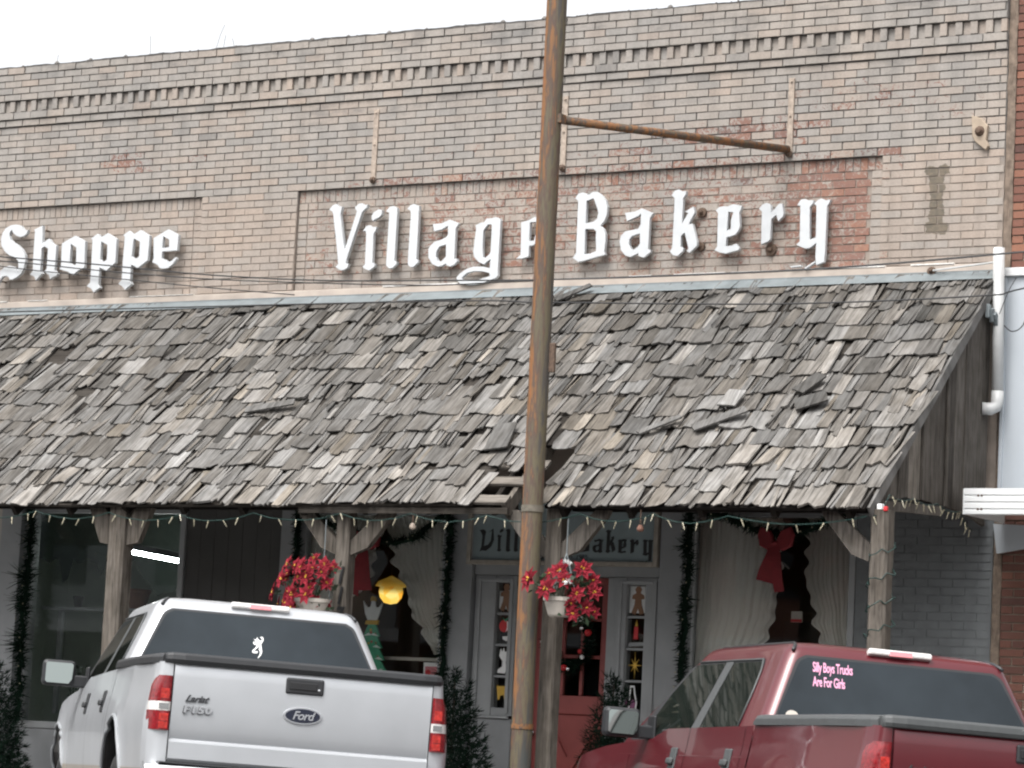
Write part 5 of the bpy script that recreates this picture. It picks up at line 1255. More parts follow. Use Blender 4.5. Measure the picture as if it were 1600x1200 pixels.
for k, (x, h, s) in enumerate(((-18.62, 0.55, .16), (-18.2, 0.42, .14), (-17.75, 0.5, .16))):
    t = thing('potted_plant', ('spindly potted plant low at the left of the left shop window', 'low potted plant at the middle of the left shop window', 'leafy potted plant low at the right of the left shop window')[k], 'plant', (x, 22.98, 0.94), 'plants inside the left shop window')
    mb = MB(); mb.lathe([(0, 0), (.07, 0), (.09, .13), (.08, .13), (0, .1)], n=14); mb.build('pot', M_GREYTRIM, t)
    mb = MB()
    for q in range(60):
        a = U(0, 6.28); hh = h * U(.3, 1); p = Vector((s * math.cos(a) * hh * 1.2, s * math.sin(a) * hh, .1 + hh)); d = Vector((math.cos(a), math.sin(a), U(-.6, .5))) * U(.04, .08); w = d.cross(Vector((0, 0, 1))).normalized() * .02
        mb.add([p, p + d * .5 - w, p + d, p + d * .5 + w], [(0, 1, 2, 3)])
        if q % 6 == 0: mb.tube([(0, 0, .1), p], .004, 4)
    mb.build('foliage', M_LEAF, t)
mb = MB(); mb.box(-19.0, -17.15, YW + 0.12, 23.3, 0.88, 0.935); tag(mb.build('window_board', M_INTDARK), 'dark window board inside the left shop window', 'window board')
# cut-out Christmas tree in the bakery window
tx, ty = -15.02, YW + 0.10
tr = thing('window_ornament', 'painted wooden Christmas tree cut-out with a white angel on top in the bakery window', 'ornament', (tx - .03, ty, 1.25))
zg, wd = [], 0.0
nlev = 7; ztop, zbot = 2.06 - 1.3, 1.32 - 1.3
pts = []
for k in range(nlev):
    zz = ztop - (ztop - zbot) * k / nlev; ww = 0.05 + 0.22 * k / nlev
    pts += [(ww * .72, zz), (ww + 0.03, zz - (ztop - zbot) / nlev * .95)]
poly = pts + [(-a, b) for a, b in pts[::-1]]
v, f = outline([poly], 0.02, 0.004); mb = MB(); mb.add([(a, c, b) for a, b, c in v], f); mb.build('tree_board', M_TREEGREEN, tr)
for k in range(1, nlev):                                                    # white snow tips on every tier
    zz = ztop - (ztop - zbot) * k / nlev; ww = 0.05 + 0.22 * (k - 1) / nlev + .03
    for sx in (-1, 1): flat(tr, [[(sx * ww, zz + .003), (sx * (ww - .05), zz + .03), (sx * (ww - .09), zz + .012), (sx * (ww - .05), zz + .008)]], M_WHITE, -0.016, name='snow_tip')
    for q in range(3): flat(tr, [circ(U(-ww * .6, ww * .6), zz + U(.02, .06), .011, 8)], (M_YELLOW, M_REDP, M_BROWN)[q], -0.015, name='bauble')
flat(tr, [[(-.02, .22), (.13, .19), (.135, .225), (-.02, .25)]], M_REDP, -0.018, name='ribbon'); flat(tr, [[(-.03, .10), (.05, .18), (.03, .2), (-.05, .13)]], M_REDP, -0.019, name='ribbon')
flat(tr, [[(-.07, ztop), (.07, ztop), (.075, ztop + .04), (-.06, ztop + .035)]], M_YELLOW, -0.012, .02, 'gold_band')
flat(tr, [[(-.05, ztop + .04), (.05, ztop + .04), (.075, ztop + .10), (.105, ztop + .20), (.055, ztop + .15), (.03, ztop + .16), (.02, ztop + .21), (-.015, ztop + .21), (-.025, ztop + .16), (-.055, ztop + .15), (-.105, ztop + .21), (-.08, ztop + .10)]], M_WHITE, -0.005, .016, 'angel')
flat(tr, [circ(0.0, ztop + .225, .03, 12)], M_YELLOW, -0.004, .014, 'angel_head')
mb = MB(); mb.box(-.02, .02, 0.02, 0.05, -.36, .1); mb.build('prop', M_BROWN, tr)
mb = MB(); mb.box(-15.76, -14.3, YW + 0.27, YW + 0.30, 1.705, 1.735); tag(mb.build('curtain_rail', M_POTCREAM), 'cream cross rail low inside the window left of the door', 'rail')
nt = thing('window_card', 'small white card with red and pink print low in the bakery window', 'card', (-14.42, YW + 0.13, 1.60))
mb = MB(); mb.box(-.085, .085, 0, .006, -.09, .09); mb.build('card', M_WHITE, nt)
flat(nt, [[(-.065, -.07), (.065, -.07), (.065, .055), (-.065, .055)]], M_LENSPINK, -.004, name='print'); flat(nt, [circ(-.03, .0, .028, 10)], M_REDP, -.009, name='print')
mb = MB(); mb.box(-10.93, -10.83, YW + 0.14, YW + 0.15, 2.13, 2.22); o = tag(mb.build('price_card', M_POTCREAM), 'small cream card with an orange lower edge in the window right of the door', 'card')
MB().box(-10.928, -10.832, YW + 0.132, YW + 0.139, 2.132, 2.155).build('orange_edge', M_REDP, o)
# furniture inside the bakery: dark cupboard and table shapes
for lab, x0, x1, y0, y1, h in (('dark tall cupboard deep inside the bakery behind the right window', -11.9, -11.1, 24.6, 25.1, 2.2), ('dark wooden dresser inside the bakery behind the lamp', -16.1 + 0.3, -15.0, 26.0, 26.5, 1.9)):
    t = thing('cupboard', lab, 'cupboard', ((x0 + x1) / 2, (y0 + y1) / 2, 0.1)); a, d = (x1 - x0) / 2, (y1 - y0) / 2
    mb = MB(); mb.box(-a, a, -d, d, 0, h); mb.build('carcass', M_INTBROWN, t, bevel=.01)
    for sx in (-1, 1): mb = MB(); mb.box(min(0.01 * sx, a * .95 * sx), max(0.01 * sx, a * .95 * sx), -d - .02, -d - .001, .1, h - .08); mb.build('door', M_INTDARK, t, bevel=.006)
# ------------------------------------------------------------------ shops across the street (seen only as reflections)
def opposite(lab, x0, x1, y, h, wallm, nwin):
    t = thing('opposite_shop', lab, 'building', ((x0 + x1) / 2, y, 0))
    w = (x1 - x0) / 2
    mb = MB(); mb.box(-w, w, -12, 0, 0, h); mb.box(-w, w, -0.4, 0.12, h - .5, h + .3); mb.build('wall', wallm, t)
    for k in range(nwin):
        a = -w + 2 * w * (k + .2) / nwin; b = -w + 2 * w * (k + .8) / nwin
        mb = MB(); mb.box(a, b, .0, .06, .9, 2.9); mb.build('window', M_AUTOGLASS, t)
        mb = MB(); mb.box(a + .3, b - .3, .0, .06, 4.4, 6.0); mb.build('window', M_AUTOGLASS, t)
    mb = MB(); mb.box(-w, w, .05, 2.2, 3.1, 3.4); mb.build('canopy', M_GREY, t)
for k, (a, b, h, m) in enumerate(((-75, -57, 9.5, M_REDBRICK), (-56.9, -40, 8.0, M_GREYBRICK), (-39.9, -24, 10.0, M_REDBRICK), (-23.9, -6, 8.5, M_INTBROWN))):
    opposite(('dark red brick shop far along the opposite side', 'grey painted shop on the opposite side', 'tall dark brick shop on the opposite side', 'brown shop straight across the street')[k], a, b, -16, h, m, 4)
t = thing('unseen_shop', 'unseen brick shop added beyond the left edge to block sky light', 'building', (-40, YW, 0))  # out of view, added to cut sky light on the white pickup's left side
mb = MB(); mb.box(-16.6, 16.6, 0, 11, 0, 7.2); mb.box(-16.6, 16.6, -.06, .3, 6.7, 7.4); mb.build('wall', M_BRICK, t)
for k in range(6):
    mb = MB(); mb.box(-16 + 5.4 * k, -11.6 + 5.4 * k, -.05, -.001, .9, 2.9); mb.build('window', M_AUTOGLASS, t)
mb = MB(); mb.add([(-16.6, -.02, 4.9), (16.6, -.02, 4.9), (16.6, -2.3, 2.9), (-16.6, -2.3, 2.9)], [(0, 1, 2, 3)]); mb.build('awning_slope', M_SHINGLE, t, solid=.06)
# ------------------------------------------------------------------ pickup trucks (x right, y forward from the tailgate, z up)
def lerp_tab(tab, q):
    if q <= tab[0][0]: return tab[0][1]
    for (a, x), (b, y) in zip(tab, tab[1:]):
        if q <= b: return x + (y - x) * (q - a) / (b - a)
    return tab[-1][1]
HW = [(0.44, .925), (.52, .955), (.62, .978), (.75, .990), (.90, .995), (1.00, .992), (1.08, .982), (1.16, .966), (1.25, .950), (1.345, .940)]
ARCHES = [(1.17, .505, .515), (4.70, .490, .505)]          # y centre, radius, centre height
def low(y):
    z = 0.50
    for yc, r, zc in ARCHES:
        if abs(y - yc) < r: z = max(z, zc + math.sqrt(r * r - (y - yc) ** 2))
    return z
def topline(y):
    return lerp_tab([(0, 1.345), (1.745, 1.345), (1.76, 1.335), (3.35, 1.315), (3.65, 1.25), (4.2, 1.225), (4.6, 1.20), (5.2, 1.13), (5.5, 1.04)], y)
def plan_in(y):                                            # how far the side tucks in towards nose and tail
    a = lerp_tab([(0, .148), (.004, .085), (.022, .042), (.06, .016), (.13, 0)], y) if y < .13 else 0
    b = 0.0
    if y > 4.9: b = 0.10 * ((y - 4.9) / .6) ** 2
    return a + b
def side_pt(sx, y, z, off=0.0):
    flare = 0.0
    for yc, r, zc in ARCHES:
        d = math.hypot(y - yc, z - zc) - r
        if 0 <= d < .16 and z > .5: flare = max(flare, .016 * (1 - d / .16) ** 2)
    hw = lerp_tab(HW, z) - .060 * max(0.0, 1 - y / .8)
    if y < .13: hw = .8045 + (hw - .8045) * lerp_tab([(0, 0), (.004, .42), (.012, .6), (.022, .73), (.06, .90), (.13, 1)], y)
    else: hw -= plan_in(y)
    return Vector((sx * (hw + flare + off), y, z))
def side_panel(mb, sx, ys, nz=16, zlo=None, zhi=None, off=0.0):
    v = []; 
    for y in ys:
        lo = low(y) if zlo is None else max(zlo, low(y)); hi = topline(y) if zhi is None else zhi
        for k in range(nz + 1): v.append(side_pt(sx, y, lo + (hi - lo) * k / nz, off))
    f = []
    for i in range(len(ys) - 1):
        for k in range(nz):
            a = i * (nz + 1) + k; q = (a, a + nz + 1, a + nz + 2, a + 1)
            f.append(q if sx < 0 else q[::-1]) if False else f.append(q[::-1] if sx < 0 else q)
    mb.add(v, f)
def yrange(a, b, step=.05):
    out = set([a, b]); n = max(1, int((b - a) / step))
    for k in range(n + 1): out.add(a + (b - a) * k / n)
    for yc, r, zc in ARCHES:
        for t in [0.0, .02, .06, .12, .2, .3, .4, .5, .6, .7, .8, .88, .94, .98, 1.0]:
            y = yc - r * math.cos(math.pi * t)
            if a < y < b: out.add(y)
        for e in (yc - r - .0005, yc + r + .0005):
            if a < e < b: out.add(e)
    for e in (.004, .012, .022, .04, .06, .09, .13):
        if a < e < b: out.add(e)
    return sorted(out)
# cab glasshouse
ZB, ZT = 1.30, 1.80
def cab_hw(z): return .905 + (.692 - .905) * (z - ZB) / (ZT - ZB)
def cab_back(z): return lerp_tab([(1.0, 1.765), (1.33, 1.78), (1.80, 1.965)], z)
def cab_front(z): return lerp_tab([(1.0, 4.46), (1.24, 4.40), (1.80, 3.58)], z)
def ring(z, sc=1.0, n=6):
    hw, yb, yf = cab_hw(z), cab_back(z), cab_front(z); yc = (yb + yf) / 2
    pts = []
    def corner(cx, cy, rx, ry, a0):
        for k in range(n + 1):
            a = math.radians(a0 + 90 * k / n); pts.append((cx + rx * math.cos(a), cy + ry * math.sin(a)))
    rb, rf = .085, .16
    corner(hw - rb, yb + rb, rb, rb, -90)
    for t in (.15, .3, .45, .6, .75, .9): pts.append((hw, yb + rb + (yf - rf - yb - rb) * t))
    corner(hw - rf, yf - rf, rf, rf, 0)
    for t in (.2, .4, .6, .8): pts.append((hw - rf - 2 * (hw - rf) * t, yf + .05 * math.sin(math.pi * t)))
    corner(-hw + rf, yf - rf, rf, rf, 90)
    for t in (.1, .25, .4, .55, .7, .85): pts.append((-hw, yf - rf - (yf - rf - yb - rb) * t))
    corner(-hw + rb, yb + rb, rb, rb, 180)
    for t in (.2, .4, .6, .8): pts.append((-hw + rb + 2 * (hw - rb) * t, yb - .012 * math.sin(math.pi * t)))
    return [Vector((x * sc, yc + (y - yc) * sc, z)) for x, y in pts]
def patch(mb, corners, fn, nu=14, nv=8, rad=.0):
    """quad patch TL,TR,BR,BL in (a,z), mapped by fn(a,z) -> point; corners clipped a little to round them"""
    TL, TR, BR, BL = corners
    def q(u, v):
        ta, tz = TL[0] + (TR[0] - TL[0]) * u, TL[1] + (TR[1] - TL[1]) * u
        ba, bz = BL[0] + (BR[0] - BL[0]) * u, BL[1] + (BR[1] - BL[1]) * u
        a, z = ta + (ba - ta) * v, tz + (bz - tz) * v
        if rad:
            w = abs(TR[0] - TL[0]); h = abs(TL[1] - BL[1])
            du, dv = min(u, 1 - u) * w, min(v, 1 - v) * h
            if du < rad and dv < rad:
                d = math.hypot(rad - du, rad - dv)
                if d > rad:
                    k = (d - rad) / d * .99
                    ca, cz = (TL[0] + TR[0] + BL[0] + BR[0]) / 4, (TL[1] + BL[1]) / 2
                    a += (ca - a) / max(1e-6, abs(ca - a)) * k * (rad - du) if abs(ca - a) > 1e-6 else 0
                    z += (cz - z) / max(1e-6, abs(cz - z)) * k * (rad - dv)
        return fn(a, z)
    mb.grid(q, nu, nv)
def pickup(label, pz, paint, capmat, style):
    t = thing('pickup_truck', label, 'pickup truck', (0, 0, 0), 'pickup trucks parked nose in at the kerb')
    t.matrix_world = pose(*pz)
    S = dict(smooth=True)
    # --- body sides
    mb = MB()
    for sx in (-1, 1): side_panel(mb, sx, yrange(0.0, 1.742, .06))
    # rail tops, inner bed, floor
    for sx in (-1, 1):
        mb.grid(lambda u, v: (sx * (.79 + (abs(side_pt(1, 1.742 * v, 1.345).x) - .79) * u), 1.742 * v, 1.345), 1, 24)
        mb.box(sx * .79 - .006, sx * .79 + .006, .02, 1.70, .80, 1.344)
    mb.box(-.79, .79, 1.69, 1.735, .55, 1.34); mb.box(-.79, .79, .0, 1.70, .76, .80)
    body = mb.build('bed', paint, t, smooth=True)
    mod = body.modifiers.new('edges', 'EDGE_SPLIT'); mod.split_angle = math.radians(40)
    mb = MB()
    for sx in (-1, 1):
        side_panel(mb, sx, yrange(1.762, 1.885, .05)); side_panel(mb, sx, yrange(4.037, 5.5, .06))
        side_panel(mb, sx, yrange(1.885, 4.037, .2), 2, .50, .575)
    # hood, nose, cowl
    def hood(u, v):
        y = 4.10 + (5.5 - 4.10) * v; e = topline(y); w = lerp_tab(HW, e) - plan_in(y)
        x = (2 * u - 1); dome = .055 * (1 - abs(x) ** 3) * (1 - .5 * v)
        return (x * w, y + .03 * (1 - x * x) * v, e + dome)
    mb.grid(hood, 16, 14)
    mb.grid(lambda u, v: ((2 * u - 1) * (.84 - .02 * v), 5.5 + .03 * (1 - (2 * u - 1) ** 2) + .03 * v, 1.04 + .03 * (1 - abs(2 * u - 1) ** 3) - .62 * v), 14, 6)
    fr = mb.build('front_body', paint, t, smooth=True); m_ = fr.modifiers.new('edges', 'EDGE_SPLIT'); m_.split_angle = math.radians(40)
    # wheel-arch lips
    mb = MB()
    for sx in (-1, 1):
        for yc, r, zc in ARCHES:
            pts = []
            for k in range(29):
                a = math.pi * k / 28; y = yc - r * math.cos(a); z = zc + r * math.sin(a)
                p = side_pt(sx, y, max(z, .5)); pts.append((p.x, y, max(z, .5)))
            mb = MB(); mb.tube(pts, .013, 7); mb.build('arch_lip', paint if style == 'red' else M_LIP, t, smooth=True)
    # doors
    for sx in (-1, 1):
        for a, b in ((1.893, 2.90), (2.91, 4.03)):
            mb = MB(); side_panel(mb, sx, yrange(a, b, .06), 16, .58)
            d = mb.build('door', paint, t, smooth=True)
            hy = a + .20
            m2 = MB()                                             # moulded pull handle in its dark cup
            p = side_pt(sx, hy, 1.13)
            m2.obox((p.x + sx * .004, hy, 1.125), (.016, .115, .150), Matrix.Rotation(-sx * .16, 3, 'Y'))
            h = m2.build('handle_cup', M_GREYPLASTIC if style == 'red' else M_PLASTIC, d, bevel=.012)
            m2 = MB(); m2.obox((p.x + sx * .026, hy - .005, 1.115), (.026, .10, .042), Matrix.Rotation(-sx * .16, 3, 'Y')); m2.build('handle', M_GREYPLASTIC if style == 'red' else M_PLASTIC, d, bevel=.012)
        mb = MB(); side_panel(mb, sx, yrange(1.885, 4.04, .2), 4, .50, None, -.016); side_panel(mb, sx, yrange(1.735, 1.77, .01), 4, .55, None, -.03)
        mb.build('shut_line', M_PLASTIC, t)
    # --- glasshouse shell
    mb = MB(); rings = [ring(z) for z in (1.15, 1.24, 1.32, 1.42, 1.52, 1.62, 1.72, 1.785)]
    base = ring(1.80)
    for dz, sc in ((.006, .992), (.025, .965), (.042, .92), (.055, .84), (.066, .70), (.074, .5), (.079, .25), (.080, .02)):
        c = Vector((0, (cab_back(1.8) + cab_front(1.8)) / 2, 0))
        rings.append([Vector((p.x * sc, c.y + (p.y - c.y) * sc, 1.80 + dz)) for p in base])
    n = len(rings[0]); v = [p for r_ in rings for p in r_]
    f = [(i * n + k, i * n + (k + 1) % n, (i + 1) * n + (k + 1) % n, (i + 1) * n + k) for i in range(len(rings) - 1) for k in range(n)]
    mb.add(v, f); cab = mb.build('cab', paint, t, smooth=True)
    # rear window with rubber surround
    back = lambda e: (lambda a, z: Vector((a, cab_back(z) - .012 * math.cos(a / .9 * math.pi / 2) - e, z)))
    mb = MB(); patch(mb, ((-.635, 1.778), (.635, 1.778), (.822, 1.365), (-.822, 1.365)), back(.003), 30, 16, .05); rs = mb.build('rear_window_seal', M_PLASTIC, t, smooth=True)
    mb = MB(); patch(mb, ((-.619, 1.764), (.619, 1.764), (.804, 1.38), (-.804, 1.38)), back(.006), 30, 16, .045); rw = mb.build('rear_window', M_AUTOGLASS, t, smooth=True)
    # side glass
    for sx in (-1, 1):
        side = lambda e: (lambda a, z: Vector((sx * (cab_hw(z) + e), a, z)))
        def strip(zs, e, mat, name, par=t):
            v, f = [], []
            for z, y0, y1 in zs: v += [side(e)(y0, z), side(e)((y0 + y1) / 2, z), side(e)(y1, z)]
            for i in range(len(zs) - 1):
                for k in (0, 1):
                    q = (i * 3 + k, i * 3 + k + 1, i * 3 + 4 + k, i * 3 + 3 + k); f.append(q if sx < 0 else q[::-1])
            m2 = MB(); m2.add(v, f); return m2.build(name, mat, par)
        strip([(1.31, 2.17, 3.55), (1.42, 2.19, 3.54), (1.55, 2.21, 3.53), (1.68, 2.24, 3.51), (1.745, 2.27, 3.49), (1.758, 2.32, 3.45)], .002, M_PLASTIC, 'window_surround', cab)
        m2 = MB(); vv = [side(.002)(3.54, 1.745), side(.002)(3.54, 1.25), side(.002)(4.16, 1.245), side(.002)(3.88, 1.50), side(.002)(3.60, 1.715)]
        m2.add(vv, [(0, 1, 2, 3, 4) if sx > 0 else (4, 3, 2, 1, 0)]); m2.build('window_surround', M_PLASTIC, cab)
        strip([(1.325, 2.20, 2.86), (1.42, 2.215, 2.85), (1.55, 2.235, 2.84), (1.68, 2.265, 2.82), (1.735, 2.30, 2.81)], .0045, M_SIDEGLASS, 'rear_door_glass')
        strip([(1.26, 3.50, 3.90), (1.325, 3.035, 3.89), (1.42, 3.02, 3.85), (1.55, 3.0, 3.75), (1.68, 2.98, 3.59), (1.735, 2.97, 3.51)], .0045, M_SIDEGLASS, 'front_door_glass')
        strip([(1.325, 2.87, 3.02), (1.55, 2.85, 2.985), (1.745, 2.82, 2.955)], .006, M_GREYPLASTIC, 'centre_pillar')
        m2 = MB()
        for y0, z0, y1, z1 in ((2.17, 1.313, 3.55, 1.305),):
            m2.tube([side(.006)(y0, z0), side(.006)(y1, z1)], .009, 6)
        m2.tube([side(.006)(2.17, 1.315), side(.006)(2.21, 1.56), side(.006)(2.245, 1.68), side(.006)(2.30, 1.748), side(.006)(3.48, 1.752)], .007, 6)
        m2.build('weather_strip', M_GREYPLASTIC, t, smooth=True)
        # door mirror
        mx, my, mz = sx * 1.135, 3.70, 1.34
        m2 = MB(); m2.obox((mx, my + .035, mz), (.235, .10, .185)); hd = m2.build('mirror', M_PLASTIC, t, bevel=.028)
        m2 = MB(); v, f = outline([[(-.098, -.060), (-.085, -.073), (.07, -.073), (.092, -.04), (.098, .062), (.085, .074), (-.085, .074), (-.098, .06)] if sx < 0 else [(.098, -.060), (.085, -.073), (-.07, -.073), (-.092, -.04), (-.098, .062), (-.085, .074), (.085, .074), (.098, .06)]], .004)
        m2.add([(mx + a, my - .024 + c + b * .11, mz + b) for a, b, c in v], f); m2.build('mirror_glass', M_MIRROR, hd)
        m2 = MB(); m2.obox((sx * .985, my + .03, mz - .05), (.13, .06, .085)); m2.obox((sx * .925, my + .04, mz - .02), (.02, .14, .16)); m2.build('mirror_arm', M_PLASTIC, hd, bevel=.012)
    m2 = MB(); patch(m2, ((-.60, 1.765), (.60, 1.765), (.74, 1.28), (-.74, 1.28)), lambda a, z: Vector((a, cab_front(z) + .045 * math.cos(a / .76 * math.pi / 2) + .006, z)), 20, 8); m2.build('windscreen', M_AUTOGLASS, t, smooth=True)
    # high stop lamp
    m2 = MB(); m2.obox((0, 1.965, 1.833), (.40, .05, .040), Matrix.Rotation(-.35, 3, 'X')); st = m2.build('stop_lamp', M_LENSCLEAR, t, bevel=.012)
    m2 = MB(); m2.obox((0, 1.9415, 1.8325), (.145, .012, .034), Matrix.Rotation(-.35, 3, 'X')); m2.build('lens', M_LENSPINK, st, bevel=.004)
    m2 = MB()
    for sx in (-1, 1):
        rg = [Vector((sx * a, y, z)) for a, y, z in ((.662, 1.968, 1.80), (.652, 1.982, 1.815), (.632, 2.02, 1.833), (.608, 2.10, 1.848), (.602, 2.6, 1.850), (.597, 3.40, 1.848))]
        m2.tube(rg, .011, 6)
    m2.build('roof_ditch_strip', M_PLASTIC, t, smooth=True)
    # --- bed rail caps
    for sx in (-1, 1):
        prof = [(.775, 1.335), (.775, 1.385), (.79, 1.398), (.90, 1.402), (.945, 1.393), (.958, 1.375), (.958, 1.338)]
        ys = [.045, .10, .25, .6, 1.0, 1.4, 1.70, 1.735]
        v = []
        for y in ys:
            k = .958 - lerp_tab([(0, .845), (.05, .868), (.15, .905), (.5, .940), (1.74, .957)], y)
            v += [(sx * (a - (k if a > .85 else 0)), y, z - (.02 if y > 1.73 else 0) * (z > 1.36)) for a, z in prof]
        n = len(prof); f = []
        for i in range(len(ys) - 1):
            for k in range(n - 1):
                q = (i * n + k, i * n + k + 1, (i + 1) * n + k + 1, (i + 1) * n + k); f.append(q)
        f += [tuple(range(n)), tuple((len(ys) - 1) * n + k for k in range(n))]
        m2 = MB(); m2.add(v, f); m2.build('bed_rail_cap', capmat, t, bevel=.004)
    # --- tailgate
    prof = [(0.004, 1.345), (-.010, 1.32), (-.014, 1.20), (-.010, 1.00), (.002, .905), (.010, .888), (.004, .880), (-.016, .868), (-.016, .77), (.0, .752), (.06, .752)]
    def tgf(u, v):
        i = v * (len(prof) - 1); k = min(int(i), len(prof) - 2); q = i - k
        y = prof[k][0] + (prof[k + 1][0] - prof[k][0]) * q; z = prof[k][1] + (prof[k + 1][1] - prof[k][1]) * q
        x = (2 * u - 1) * .796
        return (x, y - .012 * (1 - (x / .796) ** 2), z)
    m2 = MB(); m2.grid(tgf, 24, (len(prof) - 1) * 2); m2.box(-.796, .796, .03, .065, .76, 1.344)
    for sx in (-1, 1): m2.box(sx * .796 - .001, sx * .796 + .001, -.004, .05, .76, 1.344)
    tg = m2.build('tailgate', paint, t, smooth=True); md = tg.modifiers.new('edges', 'EDGE_SPLIT'); md.split_angle = math.radians(35)
    for sx in (-1, 1): m2 = MB(); m2.box(sx * .8005 - .004, sx * .8005 + .004, .006, .05, .74, 1.345); m2.build('tailgate_gap', M_PLASTIC, t)
    cp = [(.06, 1.340), (.06, 1.392), (.045, 1.404), (-.015, 1.404), (-.030, 1.392), (-.034, 1.362), (-.026, 1.340), (-.006, 1.336)]
    m2 = MB(); n = len(cp); xs = [q * .928 for q in (-.925, -.915, -.88, -.80, -.79, -.4, 0, .4, .79, .80, .88, .915, .925)]
    v = []
    for x in xs:
        e = .022 if abs(x) > .855 else (.008 if abs(x) > .845 else 0); b = .026 * max(0, (abs(x) - .76) / .12)
        v += [(x, (y - .012 * (1 - (x / .93) ** 2)) + b * (y < .05) + e * (y < 0), z - (e * .6 if z > 1.39 else 0)) for y, z in cp]
    f = [(i * n + k, i * n + (k + 1) % n, (i + 1) * n + (k + 1) % n, (i + 1) * n + k) for i in range(len(xs) - 1) for k in range(n)] + [tuple(range(n)), tuple((len(xs) - 1) * n + k for k in range(n))]
    m2.add(v, f); m2.build('tailgate_cap', capmat, tg, bevel=.003)
    # tailgate handle
    m2 = MB(); m2.obox((0, -.026, 1.262), (.235, .022, .098)); hd = m2.build('handle', M_PLASTIC, tg, bevel=.012)
    m2 = MB(); m2.obox((-.01, -.040, 1.262), (.17, .008, .045)); m2.build('handle_pull', M_BLACK, tg, bevel=.004)
    m2 = MB(); m2.lathe([(0, -.047), (.008, -.046), (.009, -.038)], (.085, 0, 1.245), 10, 'y'); m2.build('lock', M_CHROME, tg)
    # oval badge with script
    yb = -.0255
    ov = lambda rx, rz, n=36: [(rx * math.cos(2 * math.pi * k / n), rz * math.sin(2 * math.pi * k / n)) for k in range(n)]
    for rx, rz, d, m in ((.118, .050, .008, M_BADGE), (.106, .0405, .0125, M_BADGEBLUE)):
        v, f = outline([ov(rx, rz)], d, .002); m2 = MB(); m2.add([(a, yb - c, 1.085 + b) for a, b, c in v], f); m2.build('oval_badge', m, tg)
    v, f = text_mesh('Ford', .072, .003, .32, 'CENTER', .92, bold=.0012); m2 = MB(); m2.add([(a, yb - .0085 - c, 1.062 + b) for a, b, c in v], f); m2.build('badge_script', M_BADGE, tg)
    # model lettering
    v, f = text_mesh('F150', .078, .008, .08, 'CENTER', 1.05, bold=.003); m2 = MB(); m2.add([(-.645 + a * 1.1, -.019 - c, 1.045 + b * .78) for a, b, c in v], f); m2.build('badge_lettering', M_BADGEDARK if style == 'white' else M_BADGE, tg)
    m2 = MB(); m2.add([(-.645 + a * 1.08 + .003, -.0245 - c * .4, 1.050 + b * .70) for a, b, c in v], f); m2.build('badge_lettering', M_BADGE, tg)
    v, f = text_mesh('Lariat', .052, .006, .5, 'CENTER', .95, bold=.0015); m2 = MB(); m2.add([(-.655 + a * 1.2, -.020 - c, 1.115 + b * 1.1) for a, b, c in v], f); m2.build('badge_script', M_BADGEDARK, tg)
    # --- tail lamps
    PL = [(.8045, -.010), (.834, -.012), (.857, -.008), (.875, .006), (.887, .030), (.896, .065), (.904, .11)]
    for sx in (-1, 1):
        lam = None
        for z0, z1, m, nm in ((.935, 1.050, M_LENSRED, 'tail_lamp'), (1.051, 1.105, M_LENSCLEAR, 'lens'), (1.106, 1.262, M_LENSRED, 'lens')):
            m2 = MB()
            def tl(u, v):
                i = u * (len(PL) - 1); k = min(int(i), len(PL) - 2); q = i - k
                x = PL[k][0] + (PL[k + 1][0] - PL[k][0]) * q; y = PL[k][1] + (PL[k + 1][1] - PL[k][1]) * q
                z = z0 + (z1 - z0) * v
                w = (lerp_tab(HW, z) - .95) * .6 * u
                x = x + w - .02 * u * max(0, (z - 1.20) / .06) 
                ed = .010 * (1 - min(1, min(u, 1 - u) * 14) ** .5)
                return (sx * (x + .006 * u), y - .006 + ed, z)
            m2.grid(tl, 18, 5)
            o = m2.build(nm, m, lam or t, smooth=True); lam = lam or o
        m2 = MB()
        for z0, z1 in ((.945, .985), (.99, 1.035)): m2.grid(lambda u, v: (sx * (.815 + .055 * u), -.0205 + .001 * u, z0 + (z1 - z0) * v), 3, 2)
        m2.build('reflector', M_LENSHOT, lam)
        m2 = MB(); m2.grid(lambda u, v: (sx * (.818 + .05 * u), -.0205 + .001 * u, 1.125 + .06 * v), 3, 2); m2.build('reflector', M_LENSHOT, lam)
        m2 = MB(); m2.grid(lambda u, v: (sx * (.815 + .06 * u), -.0205 + .001 * u, 1.061 + .034 * v), 3, 2); m2.build('reflector', M_CHROME, lam)
    # --- rear bumper
    bp = [(.02, .735), (-.14, .735), (-.175, .725), (-.185, .70), (-.185, .58), (-.17, .55), (-.10, .53), (.02, .53)]
    n = len(bp); xs = [-.94, -.92, -.87, -.6, -.3, 0, .3, .6, .87, .92, .94]; v = []
    for x in xs:
        e = .10 * max(0, (abs(x) - .80) / .165) ** 2
        v += [(x, (y + e) if y < 0 else y, z) for y, z in bp]
    f = [(i * n + k, i * n + (k + 1) % n, (i + 1) * n + (k + 1) % n, (i + 1) * n + k) for i in range(len(xs) - 1) for k in range(n)] + [tuple(range(n)), tuple((len(xs) - 1) * n + k for k in range(n))]
    m2 = MB(); m2.add(v, f); bu = m2.build('rear_bumper', M_CHROME, t, smooth=False, bevel=.006)
    m2 = MB(); m2.box(-.86, .86, -.150, .0, .736, .748); m2.build('step_pad', M_PLASTIC, bu, bevel=.004)
    m2 = MB(); m2.box(-.22, .22, -.192, -.186, .58, .70); m2.build('number_plate', M_WHITE, bu)
    # --- front bumper, grille, headlamps (hidden side of the vehicle)
    m2 = MB(); m2.box(-.93, .93, 5.44, 5.64, .45, .68); m2.build('front_bumper', M_CHROME, t, bevel=.03)
    m2 = MB(); m2.box(-.52, .52, 5.52, 5.60, .74, 1.03)
